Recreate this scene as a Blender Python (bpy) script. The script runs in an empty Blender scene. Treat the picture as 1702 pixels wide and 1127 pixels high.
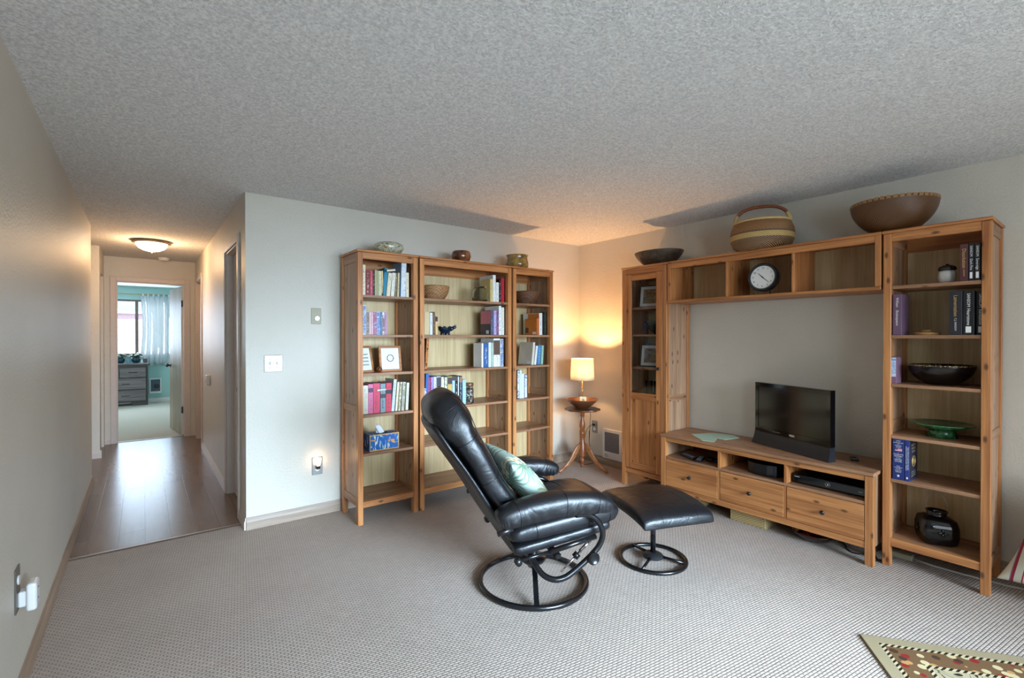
import bpy, bmesh, math, random
from mathutils import Vector, Matrix

random.seed(7)
scene = bpy.context.scene
COL = scene.collection
PI = math.pi

# ------------------------------------------------------------------ camera
cam_data = bpy.data.cameras.new('camera')
cam = bpy.data.objects.new('camera', cam_data)
COL.objects.link(cam)
scene.camera = cam
cam_data.sensor_fit = 'HORIZONTAL'
cam_data.sensor_width = 36.0
cam_data.lens = 797.03 / 1702.0 * 36.0
cam_data.clip_start = 0.05
cam_data.clip_end = 100
cam.location = (-3.8408, -3.7695, 1.3515)
cam.rotation_euler = (PI / 2 - 0.0058, 0.0, -0.6558)

# ------------------------------------------------------------------ world, colour management
world = bpy.data.worlds.new('world')
scene.world = world
world.use_nodes = True
bg = world.node_tree.nodes['Background']
bg.inputs['Color'].default_value = (0.80, 0.90, 1.0, 1)
bg.inputs['Strength'].default_value = 3.8
scene.view_settings.view_transform = 'Standard'
scene.view_settings.look = 'None'
scene.view_settings.gamma = 1.0
scene.view_settings.exposure = 0.48
scene.view_settings.use_curve_mapping = False


def area_light(name, loc, rot, sx, sy, power, color, spread=PI):
    d = bpy.data.lights.new(name, 'AREA')
    d.shape = 'RECTANGLE'
    d.size = sx
    d.size_y = sy
    d.energy = power
    d.color = color
    d.spread = spread
    o = bpy.data.objects.new(name, d)
    COL.objects.link(o)
    o.location = loc
    o.rotation_euler = rot
    return o


def point_light(name, loc, power, color, radius):
    d = bpy.data.lights.new(name, 'POINT')
    d.energy = power
    d.color = color
    d.shadow_soft_size = radius
    o = bpy.data.objects.new(name, d)
    COL.objects.link(o)
    o.location = loc
    return o


# daylight entering through the window behind the camera (rear wall, y = -6.0), plus an added fill
area_light('daylight_rear_window', (-2.05, -5.94, 1.20), (math.radians(90 - 19), 0, 0), 2.2, 1.5, 84, (0.58, 0.79, 1.0), math.radians(58))
area_light('rear_ceiling_fill', (-3.75, -5.94, 1.5), (math.radians(90 + 14), 0, math.radians(-12)), 0.6, 0.9, 14, (0.58, 0.83, 1.0), math.radians(110))  # added soft fill tilted up to brighten the ceiling, no known window
# daylight entering through the bedroom window
area_light('daylight_bedroom_window', (-4.4, 8.42, 1.52), (math.radians(-90), 0, 0), 2.0, 1.05, 50, (0.62, 0.80, 1.0))

# ------------------------------------------------------------------ helpers


def setp(o, label=None, cat=None, group=None, kind=None):
    if label:
        o['label'] = label
    if cat:
        o['category'] = cat
    if group:
        o['group'] = group
    if kind:
        o['kind'] = kind
    return o


def thing(name, label, cat, loc=(0, 0, 0), rz=0.0, group=None):
    o = bpy.data.objects.new(name, None)
    o.empty_display_size = 0.05
    COL.objects.link(o)
    o.location = loc
    o.rotation_euler = (0, 0, rz)
    return setp(o, label, cat, group)


class MB:
    """collects shapes into one mesh"""

    def __init__(self):
        self.bm = bmesh.new()

    def _tf(self, vs, M):
        if M is not None:
            bmesh.ops.transform(self.bm, matrix=M, verts=vs)

    def box(self, x0, x1, y0, y1, z0, z1, bev=0.0, M=None, seg=1):
        r = bmesh.ops.create_cube(self.bm, size=1.0)
        vs = r['verts']
        for v in vs:
            v.co = Vector(((x0 + x1) / 2 + v.co.x * (x1 - x0), (y0 + y1) / 2 + v.co.y * (y1 - y0), (z0 + z1) / 2 + v.co.z * (z1 - z0)))
        if bev > 0:
            es = list({e for v in vs for e in v.link_edges})
            b = min(bev, 0.45 * min(abs(x1 - x0), abs(y1 - y0), abs(z1 - z0)))
            r2 = bmesh.ops.bevel(self.bm, geom=es, offset=b, segments=seg, profile=0.5, affect='EDGES', clamp_overlap=True)
            if M is not None:
                allv = {v for f in r2['faces'] for v in f.verts} | {v for v in vs if v.is_valid}
                self._tf(list(allv), M)
        else:
            self._tf(vs, M)
        return self

    def face(self, pts):
        vs = [self.bm.verts.new(p) for p in pts]
        return self.bm.faces.new(vs)

    def prism(self, pts, z0, z1, M=None):
        """closed outline in xy extruded from z0 to z1"""
        b = [self.bm.verts.new((p[0], p[1], z0)) for p in pts]
        t = [self.bm.verts.new((p[0], p[1], z1)) for p in pts]
        self.bm.faces.new(b[::-1])
        self.bm.faces.new(t)
        n = len(pts)
        for i in range(n):
            j = (i + 1) % n
            self.bm.faces.new((b[i], b[j], t[j], t[i]))
        self._tf(b + t, M)
        return self

    def rings(self, rings, closed_ends=True, loop=False):
        vr = [[self.bm.verts.new(p) for p in r] for r in rings]
        n = len(vr[0])
        m = len(vr)
        for i in range(m if loop else m - 1):
            a = vr[i]
            b = vr[(i + 1) % m]
            for j in range(n):
                k = (j + 1) % n
                self.bm.faces.new((a[j], a[k], b[k], b[j]))
        if closed_ends and not loop:
            self.bm.faces.new(vr[0][::-1])
            self.bm.faces.new(vr[-1])
        return self

    def tube(self, path, r, n=10, loop=False, sy=1.0):
        P = [Vector(p) for p in path]
        m = len(P)
        rs = r if isinstance(r, (list, tuple)) else [r] * m
        rings = []
        prev = None
        for i in range(m):
            if loop:
                t = (P[(i + 1) % m] - P[i - 1]).normalized()
            else:
                t = (P[min(i + 1, m - 1)] - P[max(i - 1, 0)]).normalized()
            if prev is None:
                up = Vector((0, 0, 1)) if abs(t.z) < 0.9 else Vector((1, 0, 0))
                u = t.cross(up).normalized()
            else:
                u = (prev - t * prev.dot(t)).normalized()
            w = t.cross(u)
            prev = u
            rings.append([P[i] + (u * math.cos(2 * PI * k / n) + w * math.sin(2 * PI * k / n) * sy) * rs[i] for k in range(n)])
        return self.rings(rings, loop=loop)

    def cyl(self, p0, p1, r0, r1=None, n=20):
        return self.tube([p0, p1], [r0, r0 if r1 is None else r1], n=n)

    def lathe(self, prof, n=36, c=(0, 0, 0), loop=False, sx=1.0, sy=1.0, M=None):
        """profile (r, z) rotated around the z axis; loop closes the profile on itself"""
        start = len(self.bm.verts)
        cols = []
        for (r, z) in prof:
            if r < 1e-6:
                cols.append([self.bm.verts.new((c[0], c[1], c[2] + z))])
            else:
                cols.append([self.bm.verts.new((c[0] + sx * r * math.cos(2 * PI * k / n), c[1] + sy * r * math.sin(2 * PI * k / n), c[2] + z)) for k in range(n)])
        m = len(cols)
        for i in range(m if loop else m - 1):
            a = cols[i]
            b = cols[(i + 1) % m]
            for k in range(n):
                j = (k + 1) % n
                if len(a) == 1 and len(b) == 1:
                    continue
                if len(a) == 1:
                    self.bm.faces.new((a[0], b[j], b[k]))
                elif len(b) == 1:
                    self.bm.faces.new((a[k], a[j], b[0]))
                else:
                    self.bm.faces.new((a[k], a[j], b[j], b[k]))
        if M is not None:
            vs = [v for c_ in cols for v in c_]
            self._tf(vs, M)
        return self

    def build(self, name, mat, parent=None, smooth=False, label=None, loc=None, rot=None, autosmooth=None, subsurf=0, solid=0.0):
        bmesh.ops.recalc_face_normals(self.bm, faces=self.bm.faces)
        me = bpy.data.meshes.new(name)
        self.bm.to_mesh(me)
        self.bm.free()
        if mat is not None:
            me.materials.append(mat)
        if smooth or autosmooth is not None:
            for p in me.polygons:
                p.use_smooth = True
        if autosmooth is not None:
            me.set_sharp_from_angle(angle=math.radians(autosmooth))
        o = bpy.data.objects.new(name, me)
        COL.objects.link(o)
        if parent is not None:
            o.parent = parent
        if loc is not None:
            o.location = loc
        if rot is not None:
            o.rotation_euler = rot
        if label:
            o['label'] = label
        if solid:
            md = o.modifiers.new('thickness', 'SOLIDIFY')
            md.thickness = solid
        if subsurf:
            md = o.modifiers.new('subdivision', 'SUBSURF')
            md.levels = subsurf
            md.render_levels = subsurf
        return o


def parts(name, boxes, mat, parent, bev=0.0):
    """each box an object of its own"""
    out = []
    for b in boxes:
        out.append(MB().box(*b, bev).build(name, mat, parent))
    return out


def text_part(name, s, size, M, mat, parent, depth=0.0006, align='CENTER', bold=0.0):
    c = bpy.data.curves.new(name, 'FONT')
    c.body = s
    c.size = size
    c.align_x = align
    c.align_y = 'CENTER'
    c.extrude = depth / 2
    c.offset = bold
    c.resolution_u = 2
    t = bpy.data.objects.new(name, c)
    COL.objects.link(t)
    me = bpy.data.meshes.new_from_object(t)
    bpy.data.objects.remove(t)
    me.transform(M)
    me.materials.append(mat)
    o = bpy.data.objects.new(name, me)
    COL.objects.link(o)
    if parent is not None:
        o.parent = parent
    return o


def Mxyz(X, Y, Z, T):
    m = Matrix.Identity(4)
    for i in range(3):
        m[i][0] = X[i]
        m[i][1] = Y[i]
        m[i][2] = Z[i]
        m[i][3] = T[i]
    return m


# ------------------------------------------------------------------ materials
class N:
    def __init__(self, name):
        self.m = bpy.data.materials.new(name)
        self.m.use_nodes = True
        self.t = self.m.node_tree
        self.b = self.t.nodes['Principled BSDF']

    def n(self, typ, **kw):
        nd = self.t.nodes.new(typ)
        for k, v in kw.items():
            if k.startswith('i_'):
                nd.inputs[k[2:].replace('_', ' ')].default_value = v
            else:
                setattr(nd, k, v)
        return nd

    def l(self, a, b):
        self.t.links.new(a, b)

    def coord(self, kind='Object', scale=(1, 1, 1), rot=(0, 0, 0), random_shift=False):
        tc = self.n('ShaderNodeTexCoord')
        mp = self.n('ShaderNodeMapping')
        mp.inputs['Scale'].default_value = scale
        mp.inputs['Rotation'].default_value = rot
        src = tc.outputs[kind]
        if random_shift:
            oi = self.n('ShaderNodeObjectInfo')
            mul = self.n('ShaderNodeMath', operation='MULTIPLY')
            mul.inputs[1].default_value = 37.0
            self.l(oi.outputs['Random'], mul.inputs[0])
            add = self.n('ShaderNodeVectorMath', operation='ADD')
            self.l(src, add.inputs[0])
            self.l(mul.outputs[0], add.inputs[1])
            src = add.outputs[0]
        self.l(src, mp.inputs['Vector'])
        return mp.outputs['Vector']

    def ramp(self, fac, stops, interp='LINEAR'):
        r = self.n('ShaderNodeValToRGB')
        cr = r.color_ramp
        cr.interpolation = interp
        while len(cr.elements) < len(stops):
            cr.elements.new(0.5)
        for e, (p, c) in zip(cr.elements, stops):
            e.position = p
            e.color = (*c, 1) if len(c) == 3 else c
        self.l(fac, r.inputs[0])
        return r.outputs[0]

    def noise(self, vec, scale, detail=3, rough=0.5, dist=0.0):
        nd = self.n('ShaderNodeTexNoise')
        nd.inputs['Scale'].default_value = scale
        nd.inputs['Detail'].default_value = detail
        nd.inputs['Roughness'].default_value = rough
        nd.inputs['Distortion'].default_value = dist
        if vec is not None:
            self.l(vec, nd.inputs['Vector'])
        return nd.outputs['Fac']

    def math(self, op, a, b=None, clamp=False):
        nd = self.n('ShaderNodeMath', operation=op)
        nd.use_clamp = clamp
        for i, x in enumerate((a, b)):
            if x is None:
                continue
            if isinstance(x, (int, float)):
                nd.inputs[i].default_value = x
            else:
                self.l(x, nd.inputs[i])
        return nd.outputs[0]

    def mix(self, fac, a, b, blend='MIX'):
        nd = self.n('ShaderNodeMix', data_type='RGBA', blend_type=blend)
        for idx, x in ((0, fac), (6, a), (7, b)):
            if isinstance(x, (int, float)):
                nd.inputs[idx].default_value = x
            elif isinstance(x, tuple):
                nd.inputs[idx].default_value = (*x, 1) if len(x) == 3 else x
            else:
                self.l(x, nd.inputs[idx])
        return nd.outputs[2]

    def bump(self, h, strength, dist=0.01):
        nd = self.n('ShaderNodeBump')
        nd.inputs['Strength'].default_value = strength
        nd.inputs['Distance'].default_value = dist
        self.l(h, nd.inputs['Height'])
        self.l(nd.outputs[0], self.b.inputs['Normal'])

    def set(self, color=None, rough=0.5, metal=0.0, spec=None):
        if color is not None:
            if isinstance(color, tuple):
                self.b.inputs['Base Color'].default_value = (*color, 1)
            else:
                self.l(color, self.b.inputs['Base Color'])
        if isinstance(rough, (int, float)):
            self.b.inputs['Roughness'].default_value = rough
        else:
            self.l(rough, self.b.inputs['Roughness'])
        self.b.inputs['Metallic'].default_value = metal
        if spec is not None:
            self.b.inputs['Specular IOR Level'].default_value = spec
        return self


_pc = {}


def S(r, g, b):
    """sRGB 0-255 to linear"""
    f = lambda c: (c / 255 / 12.92) if c / 255 <= 0.04045 else ((c / 255 + 0.055) / 1.055) ** 2.4
    return (f(r), f(g), f(b))


def plain(name, color, rough=0.5, metal=0.0, var=0.12, scale=30.0, bump=0.0):
    key = (name, color, rough, metal)
    if key in _pc:
        return _pc[key]
    k = N(name)
    v = k.coord('Object')
    f = k.noise(v, scale, 3)
    lo = tuple(c * (1 - var) for c in color)
    hi = tuple(min(1, c * (1 + var)) for c in color)
    k.set(k.ramp(f, [(0.3, lo), (0.7, hi)]), rough, metal)
    if bump:
        k.bump(f, bump, 0.003)
    _pc[key] = k.m
    return k.m


def wood(name, axis, lo, hi, knot=(0.07, 0.025, 0.01), rough=0.42, knots=0.68, stave=0.075):
    k = N(name)
    across, along = 22.0, 1.3
    sc = [across] * 3
    sc[axis] = along
    v = k.coord('Object', tuple(sc), random_shift=True)
    g1 = k.noise(v, 1.0, 4, 0.6, 0.6)
    sc2 = [90.0] * 3
    sc2[axis] = 2.5
    v2 = k.coord('Object', tuple(sc2), random_shift=True)
    g2 = k.noise(v2, 1.0, 2, 0.5, 0.3)
    fac = k.math('ADD', k.math('MULTIPLY', g1, 0.65), k.math('MULTIPLY', g2, 0.35))
    base = k.ramp(fac, [(0.38, lo), (0.60, hi)])
    # glued staves: each board a slightly different tone
    tc = k.n('ShaderNodeTexCoord')
    sp = k.n('ShaderNodeSeparateXYZ')
    k.l(tc.outputs['Object'], sp.inputs[0])
    o = [i for i in range(3) if i != axis]
    q = [k.math('FLOOR', k.math('DIVIDE', k.math('ADD', sp.outputs[i], 11.013), stave)) for i in o]
    wn = k.n('ShaderNodeTexWhiteNoise', noise_dimensions='2D')
    cb = k.n('ShaderNodeCombineXYZ')
    k.l(q[0], cb.inputs[0])
    k.l(q[1], cb.inputs[1])
    k.l(cb.outputs[0], wn.inputs['Vector'])
    tone = k.math('ADD', k.math('MULTIPLY', wn.outputs['Value'], 0.28), 0.83)
    cbt = k.n('ShaderNodeCombineXYZ')
    for i in range(3):
        k.l(tone, cbt.inputs[i])
    base = k.mix(1.0, base, cbt.outputs[0], 'MULTIPLY')
    # knots
    oi = k.n('ShaderNodeObjectInfo')
    kx = k.math('MULTIPLY', k.math('ADD', k.math('ADD', sp.outputs[o[0]], sp.outputs[o[1]]), k.math('MULTIPLY', oi.outputs['Random'], 9.0)), 13.0)
    ky = k.math('MULTIPLY', k.math('ADD', sp.outputs[axis], k.math('MULTIPLY', oi.outputs['Random'], 5.0)), 6.0)
    ck = k.n('ShaderNodeCombineXYZ')
    k.l(kx, ck.inputs[0])
    k.l(ky, ck.inputs[1])
    vo = k.n('ShaderNodeTexVoronoi', voronoi_dimensions='2D')
    vo.inputs['Scale'].default_value = 1.0
    k.l(ck.outputs[0], vo.inputs['Vector'])
    near = k.ramp(vo.outputs['Distance'], [(0.055, (1, 1, 1)), (0.15, (0, 0, 0))])
    sc_ = k.n('ShaderNodeSeparateColor')
    k.l(vo.outputs['Color'], sc_.inputs[0])
    pick = k.math('GREATER_THAN', sc_.outputs[0], knots)
    col = k.mix(k.math('MULTIPLY', k.math('MULTIPLY', near, pick), 0.85), base, knot)
    k.set(col, rough)
    k.bump(fac, 0.08, 0.002)
    return k.m


W_LO, W_HI = S(156, 94, 50), S(203, 138, 82)
WX = wood('pine_grain_across', 0, W_LO, W_HI)
WY = wood('pine_grain_deep', 1, S(146, 102, 70), S(182, 136, 100))
WZ = wood('pine_grain_upright', 2, W_LO, W_HI)
WSX = wood('pine_shelf_board', 0, S(140, 98, 68), S(176, 130, 96))
WSZ = wood('pine_side_panel', 2, S(150, 112, 84), S(190, 150, 118))
BACK = wood('pale_back_panel', 2, S(188, 160, 114), S(212, 186, 142), knots=2.0, stave=0.9)
DARKW = wood('dark_stained_wood', 2, S(104, 56, 28), S(150, 88, 46), rough=0.3)
DARKWX = wood('dark_stained_wood_top', 0, S(80, 44, 26), S(120, 70, 40), rough=0.3)
DOORW = wood('weathered_door_veneer', 2, S(142, 124, 104), S(184, 166, 142), knots=2.0, stave=0.12)
GREYW = wood('grey_oak_veneer', 0, S(84, 78, 76), S(122, 114, 110), knots=2.0, stave=3.0)
BASEW = wood('baseboard_wood', 0, S(150, 130, 114), S(176, 156, 138), knots=2.0, stave=3.0)
BASEY = wood('baseboard_wood_y', 1, S(140, 116, 96), S(168, 144, 122), knots=2.0, stave=3.0)

# painted wall with orange-peel texture
k = N('wall_paint')
v = k.coord('Object')
n1 = k.noise(v, 75, 3, 0.6)
k.set(k.ramp(k.noise(v, 2.2, 3), [(0.3, S(205, 198, 184)), (0.7, S(210, 203, 190))]), 0.46, spec=0.45)
k.bump(n1, 0.6, 0.006)
WALL = k.m
k = N('teal_wall_paint')
v = k.coord('Object')
k.set(S(160, 198, 192), 0.6)
k.bump(k.noise(v, 75, 3, 0.6), 0.3, 0.005)
TEAL = k.m
k = N('textured_ceiling')
v = k.coord('Object')
n1 = k.noise(v, 95, 4, 0.65)
k.set(k.ramp(n1, [(0.34, S(204, 203, 202)), (0.66, S(250, 249, 248))]), 0.9, spec=0.1)
k.bump(n1, 0.75, 0.010)
CEIL = k.m

# loop carpet with small basket pattern
k = N('loop_carpet')
v = k.coord('Object', rot=(0, 0, math.radians(8)))
br = k.n('ShaderNodeTexBrick')
br.offset = 0.5
br.inputs['Scale'].default_value = 1.0
br.inputs['Brick Width'].default_value = 0.027
br.inputs['Row Height'].default_value = 0.0125
br.inputs['Mortar Size'].default_value = 0.0032
br.inputs['Mortar Smooth'].default_value = 0.8
br.inputs['Color1'].default_value = (*S(202, 187, 175), 1)
br.inputs['Color2'].default_value = (*S(194, 179, 167), 1)
br.inputs['Mortar'].default_value = (*S(156, 140, 128), 1)
k.l(v, br.inputs['Vector'])
fib = k.noise(k.coord('Object'), 420, 2, 0.7)
big = k.noise(k.coord('Object'), 1.6, 4, 0.6)
c1 = k.mix(0.6, br.outputs['Color'], k.ramp(fib, [(0.3, (0.66, 0.66, 0.66)), (0.7, (1.2, 1.2, 1.2))]), 'MULTIPLY')
c2 = k.mix(0.7, c1, k.ramp(big, [(0.3, (0.90, 0.89, 0.88)), (0.7, (1.08, 1.08, 1.08))]), 'MULTIPLY')
k.set(c2, 0.95, spec=0.1)
k.bump(k.math('ADD', k.math('MULTIPLY', br.outputs['Fac'], -1.0), k.math('MULTIPLY', fib, 0.5)), 0.7, 0.006)
CARPET = k.m
k = N('plain_carpet')
v = k.coord('Object')
fib = k.noise(v, 160, 3, 0.7)
k.set(k.ramp(fib, [(0.3, S(176, 168, 152)), (0.7, S(214, 206, 190))]), 0.95, spec=0.1)
k.bump(fib, 0.6, 0.006)
CARPET2 = k.m

# laminate planks running down the hall
k = N('laminate_planks')
v = k.coord('Object', rot=(0, 0, math.radians(90)))
br = k.n('ShaderNodeTexBrick')
br.offset = 0.37
br.inputs['Scale'].default_value = 1.0
br.inputs['Brick Width'].default_value = 1.2
br.inputs['Row Height'].default_value = 0.142
br.inputs['Mortar Size'].default_value = 0.0022
br.inputs['Color1'].default_value = (*S(122, 98, 82), 1)
br.inputs['Color2'].default_value = (*S(110, 88, 74), 1)
br.inputs['Mortar'].default_value = (*S(92, 72, 60), 1)
k.l(v, br.inputs['Vector'])
gr = k.noise(k.coord('Object', (20, 2.0, 20)), 1.0, 4, 0.6, 0.5)
k.set(k.mix(0.6, br.outputs['Color'], k.ramp(gr, [(0.3, (0.8, 0.8, 0.8)), (0.7, (1.1, 1.1, 1.1))]), 'MULTIPLY'), 0.27, spec=0.55)
k.bump(k.math('ADD', k.math('MULTIPLY', br.outputs['Fac'], -1.0), k.math('MULTIPLY', k.noise(k.coord('Object'), 9, 2), 0.35)), 0.15, 0.004)
LAMIN = k.m

TRIM = plain('painted_trim', S(206, 192, 182), 0.45, var=0.03)
TRIMW = plain('white_trim', S(222, 216, 212), 0.45, var=0.03)
METAL = plain('brushed_metal', S(150, 146, 142), 0.45, 1.0, var=0.05)
GUN = plain('dark_metal', S(70, 68, 70), 0.35, 0.9, var=0.1)
WHITEP = plain('white_plastic', S(226, 224, 222), 0.35, var=0.02)
BEIGEP = plain('beige_plastic', S(168, 162, 136), 0.5, var=0.02)
BLACKP = plain('black_plastic', S(14, 14, 16), 0.3, var=0.2)
BLACKM = plain('black_enamel_tube', S(16, 16, 18), 0.22, 0.0, var=0.1)
CHROME = plain('chrome', S(210, 210, 215), 0.12, 1.0, var=0.02)
DKHOLE = plain('dark_slot', S(20, 18, 18), 0.8, var=0.1)
PAPER = plain('page_paper', S(222, 212, 190), 0.8, var=0.08, scale=200)
GOLD = plain('gold_lettering', S(214, 178, 110), 0.35, 0.4, var=0.05)
WHITEI = plain('white_lettering', S(232, 230, 226), 0.6, var=0.02)
BLACKI = plain('black_lettering', S(22, 20, 20), 0.6, var=0.02)

# black leather
k = N('black_leather')
v = k.coord('Object')
n1 = k.noise(v, 7, 4, 0.55, 0.8)
n2 = k.noise(v, 260, 2, 0.5)
k.set(S(17, 17, 20), k.math('ADD', k.math('MULTIPLY', n1, 0.16), 0.31), spec=0.5)
k.bump(k.math('ADD', k.math('MULTIPLY', n1, 1.0), k.math('MULTIPLY', n2, 0.03)), 0.42, 0.018)
LEATHER = k.m

# window glass
k = N('clear_glass')
k.set((1, 1, 1), 0.02)
k.b.inputs['Transmission Weight'].default_value = 1.0
k.b.inputs['IOR'].default_value = 1.02
GLASS = k.m
k = N('cabinet_glass')
k.set((0.93, 0.95, 0.95), 0.02)
k.b.inputs['Transmission Weight'].default_value = 1.0
k.b.inputs['IOR'].default_value = 1.25
CGLASS = k.m
k = N('jar_glass')
k.set((0.88, 0.92, 0.9), 0.05)
k.b.inputs['Transmission Weight'].default_value = 1.0
k.b.inputs['IOR'].default_value = 1.18
JGLASS = k.m


def glow(name, color, strength, base=(0.8, 0.8, 0.75)):
    k = N(name)
    k.set(base, 0.5)
    k.b.inputs['Emission Color'].default_value = (*color, 1)
    k.b.inputs['Emission Strength'].default_value = strength
    return k.m


# ------------------------------------------------------------------ the setting
H = 2.352
XL, XO = -4.213, -3.276      # left wall plane, outer corner / hall right wall plane
YE = 4.05                    # hall end wall
T = 0.10


def struct(name, mb, m, smooth=False):
    o = mb.build(name, m)
    o['kind'] = 'structure'
    return o


struct('floor', MB().box(-6.8, 0.12, -6.2, 0.145, -0.10, 0.0), CARPET)
struct('floor_hall', MB().box(-5.6, XO + 0.02, 0.145, YE + 0.06, -0.10, 0.0).box(XO + 0.02, -3.17, 0.28, 1.0, -0.1, 0.0).box(XO + 0.02, -3.17, 3.1, 3.8, -0.1, 0.0), LAMIN)
struct('floor_bedroom', MB().box(-6.8, -2.8, YE + 0.06, 8.62, -0.10, 0.0), CARPET2)
struct('ceiling', MB().box(-6.9, 0.14, -6.2, 8.62, H, H + 0.12), CEIL)
struct('wall_back', MB().box(XO, 0.0, 0.0, T, 0, H), WALL)
struct('wall_right', MB().box(0.0, T, -6.2, T, 0, H), WALL)
struct('wall_left', MB().box(XL - T, XL, -3.95, 2.0, 0, H).box(-5.5, XL - T, 1.9, 2.0, 0, H), WALL)
# the dining side left of the camera stays open: its far walls only bounce light
struct('wall_dining_side', MB().box(-6.8, -6.7, -6.2, -3.85, 0, H).box(-6.7, XL - T, -3.95, -3.85, 0, H), WALL)
# rear wall with the window openings
mb = MB()
for (x0, x1, z0, z1) in ((-6.8, -4.05, 0, H), (-4.05, -3.45, 0, 1.05), (-4.05, -3.45, 1.95, H), (-3.45, -3.4, 0, H), (-3.4, -1.2, 0, 0.45), (-3.4, -1.2, 1.95, H), (-1.2, 0.0, 0, H)):
    mb.box(x0, x1, -6.1, -6.0, z0, z1)
struct('wall_rear', mb, WALL)
# hall right wall with two doorways
mb = MB()
for a, b in ((T, 0.30), (0.985, 3.12), (3.78, YE)):
    mb.box(XO, XO + T, a, b, 0, H)
for a, b in ((0.30, 0.985), (3.12, 3.78)):
    mb.box(XO, XO + T, a, b, 2.06, H)
struct('wall_hall_right', mb, WALL)
# hall end wall with the bedroom doorway
DX0, DX1, DH = -4.108, -3.392, 2.045
struct('wall_hall_end', MB().box(-5.5, DX0, YE, YE + T, 0, H).box(DX1, -2.8, YE, YE + T, 0, H).box(DX0, DX1, YE, YE + T, DH, H), WALL)
# stub wall on the left, with a closet doorway behind it
mb = MB()
mb.box(-5.5, XL - 0.01, 3.23, 3.32, 0, H)
mb.box(XL - T, XL - 0.01, 3.32, 3.42, 0, H).box(XL - T, XL - 0.01, 3.9, YE, 0, H).box(XL - T, XL - 0.01, 3.42, 3.9, 2.08, H)
mb.box(-4.7, -4.6, 3.32, YE, 0, H)
struct('wall_hall_left', mb, WALL)
struct('wall_side_hall', MB().box(-5.6, -5.5, 1.9, YE, 0, H), WALL)
# bedroom
WX0, WX1, WZ0, WZ1 = -5.5, -3.42, 0.97, 2.085
mb = MB()
mb.box(-6.8, WX0, 8.5, 8.6, 0, H).box(WX1, -2.8, 8.5, 8.6, 0, H).box(WX0, WX1, 8.5, 8.6, 0, WZ0).box(WX0, WX1, 8.5, 8.6, WZ1, H)
struct('wall_bedroom_window', mb, TEAL)
struct('wall_bedroom_right', MB().box(-2.9, -2.8, YE + T, 8.5, 0, H), TEAL)
struct('wall_bedroom_left', MB().box(-6.8, -6.7, YE + T, 8.5, 0, H), TEAL)

# baseboards (profiled: flat board with a sloped top edge)


def baseboard(name, p0, p1, nrm, h=0.085, t=0.013, m=None):
    p0 = Vector(p0)
    p1 = Vector(p1)
    nrm = Vector(nrm)
    prof = [(0, 0), (t, 0), (t, h * 0.62), (t * 0.62, h * 0.78), (t * 0.45, h), (0, h)]
    mb = MB()
    rings = [[p + nrm * a + Vector((0, 0, b)) for a, b in prof] for p in (p0, p1)]
    mb.rings(rings)
    o = mb.build(name, m or BASEW)
    o['kind'] = 'structure'
    return o


baseboard('baseboard_back', (XO, 0, 0), (0, 0, 0), (0, -1, 0), m=BASEW)
baseboard('baseboard_right', (0, -6.0, 0), (0, -0.013, 0), (-1, 0, 0), m=BASEY)
baseboard('baseboard_left', (XL, -3.9, 0), (XL, 2.0, 0), (1, 0, 0), m=BASEY)
baseboard('baseboard_hall_right', (XO, 1.05, 0), (XO, 3.06, 0), (-1, 0, 0), m=TRIMW)
baseboard('baseboard_hall_corner', (XO, 0.0, 0), (XO, 0.235, 0), (-1, 0, 0), m=TRIM)
baseboard('baseboard_hall_end', (XL - 0.01, YE, 0), (DX0 - 0.06, YE, 0), (0, -1, 0), m=TRIM)
baseboard('baseboard_hall_end_right', (DX1 + 0.06, YE, 0), (XO, YE, 0), (0, -1, 0), m=TRIM)
baseboard('baseboard_stub', (-5.4, 3.23, 0), (XL + 0.003, 3.23, 0), (0, -1, 0), m=TRIM)
baseboard('baseboard_closet', (-4.6, YE, 0), (XL - 0.012, YE, 0), (0, -1, 0), m=TRIM)
baseboard('baseboard_bedroom', (-6.6, 8.5, 0), (-2.9, 8.5, 0), (0, -1, 0), m=TRIMW)

# metal transition strips
tr = MB()
tr.rings([[(x, 0.145 + a, b) for a, b in ((-0.022, 0.0), (-0.012, 0.006), (0.012, 0.006), (0.022, 0.0))] for x in (XL, XO)])
struct('trim_carpet_edge', tr, METAL)
tr = MB()
tr.rings([[(x, YE + 0.05 + a, b) for a, b in ((-0.022, 0.0), (-0.012, 0.006), (0.012, 0.006), (0.022, 0.0))] for x in (DX0, DX1)])
struct('trim_bedroom_threshold', tr, METAL)


def casing_x(name, x, y0, y1, top, w=0.058, t=0.014, m=TRIM, depth=0.10):
    """door casing and jamb on a wall plane x, opening y0..y1"""
    mb = MB()
    mb.box(x - t, x, y0 - w, y0, 0, top + w, 0.003).box(x - t, x, y1, y1 + w, 0, top + w, 0.003).box(x - t, x, y0, y1, top, top + w, 0.003)
    mb.box(x, x + depth, y0, y0 + 0.014, 0, top).box(x, x + depth, y1 - 0.014, y1, 0, top).box(x, x + depth, y0 + 0.014, y1 - 0.014, top - 0.014, top)
    return struct(name, mb, m)


casing_x('trim_hall_door_near', XO, 0.30, 0.985, 2.06, m=TRIM)
casing_x('trim_hall_door_far', XO, 3.12, 3.78, 2.06)
mb = MB()
w, t = 0.058, 0.014
mb.box(DX0 - w, DX0, YE - t, YE, 0, DH + w, 0.003).box(DX1, DX1 + w, YE - t, YE, 0, DH + w, 0.003).box(DX0, DX1, YE - t, YE, DH, DH + w, 0.003)
mb.box(DX0 - 0.001, DX0 + 0.012, YE, YE + T, 0, DH).box(DX1 - 0.012, DX1 + 0.001, YE, YE + T, 0, DH).box(DX0 + 0.012, DX1 - 0.012, YE, YE + T, DH - 0.012, DH)
struct('trim_bedroom_door', mb, TRIM)

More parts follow.
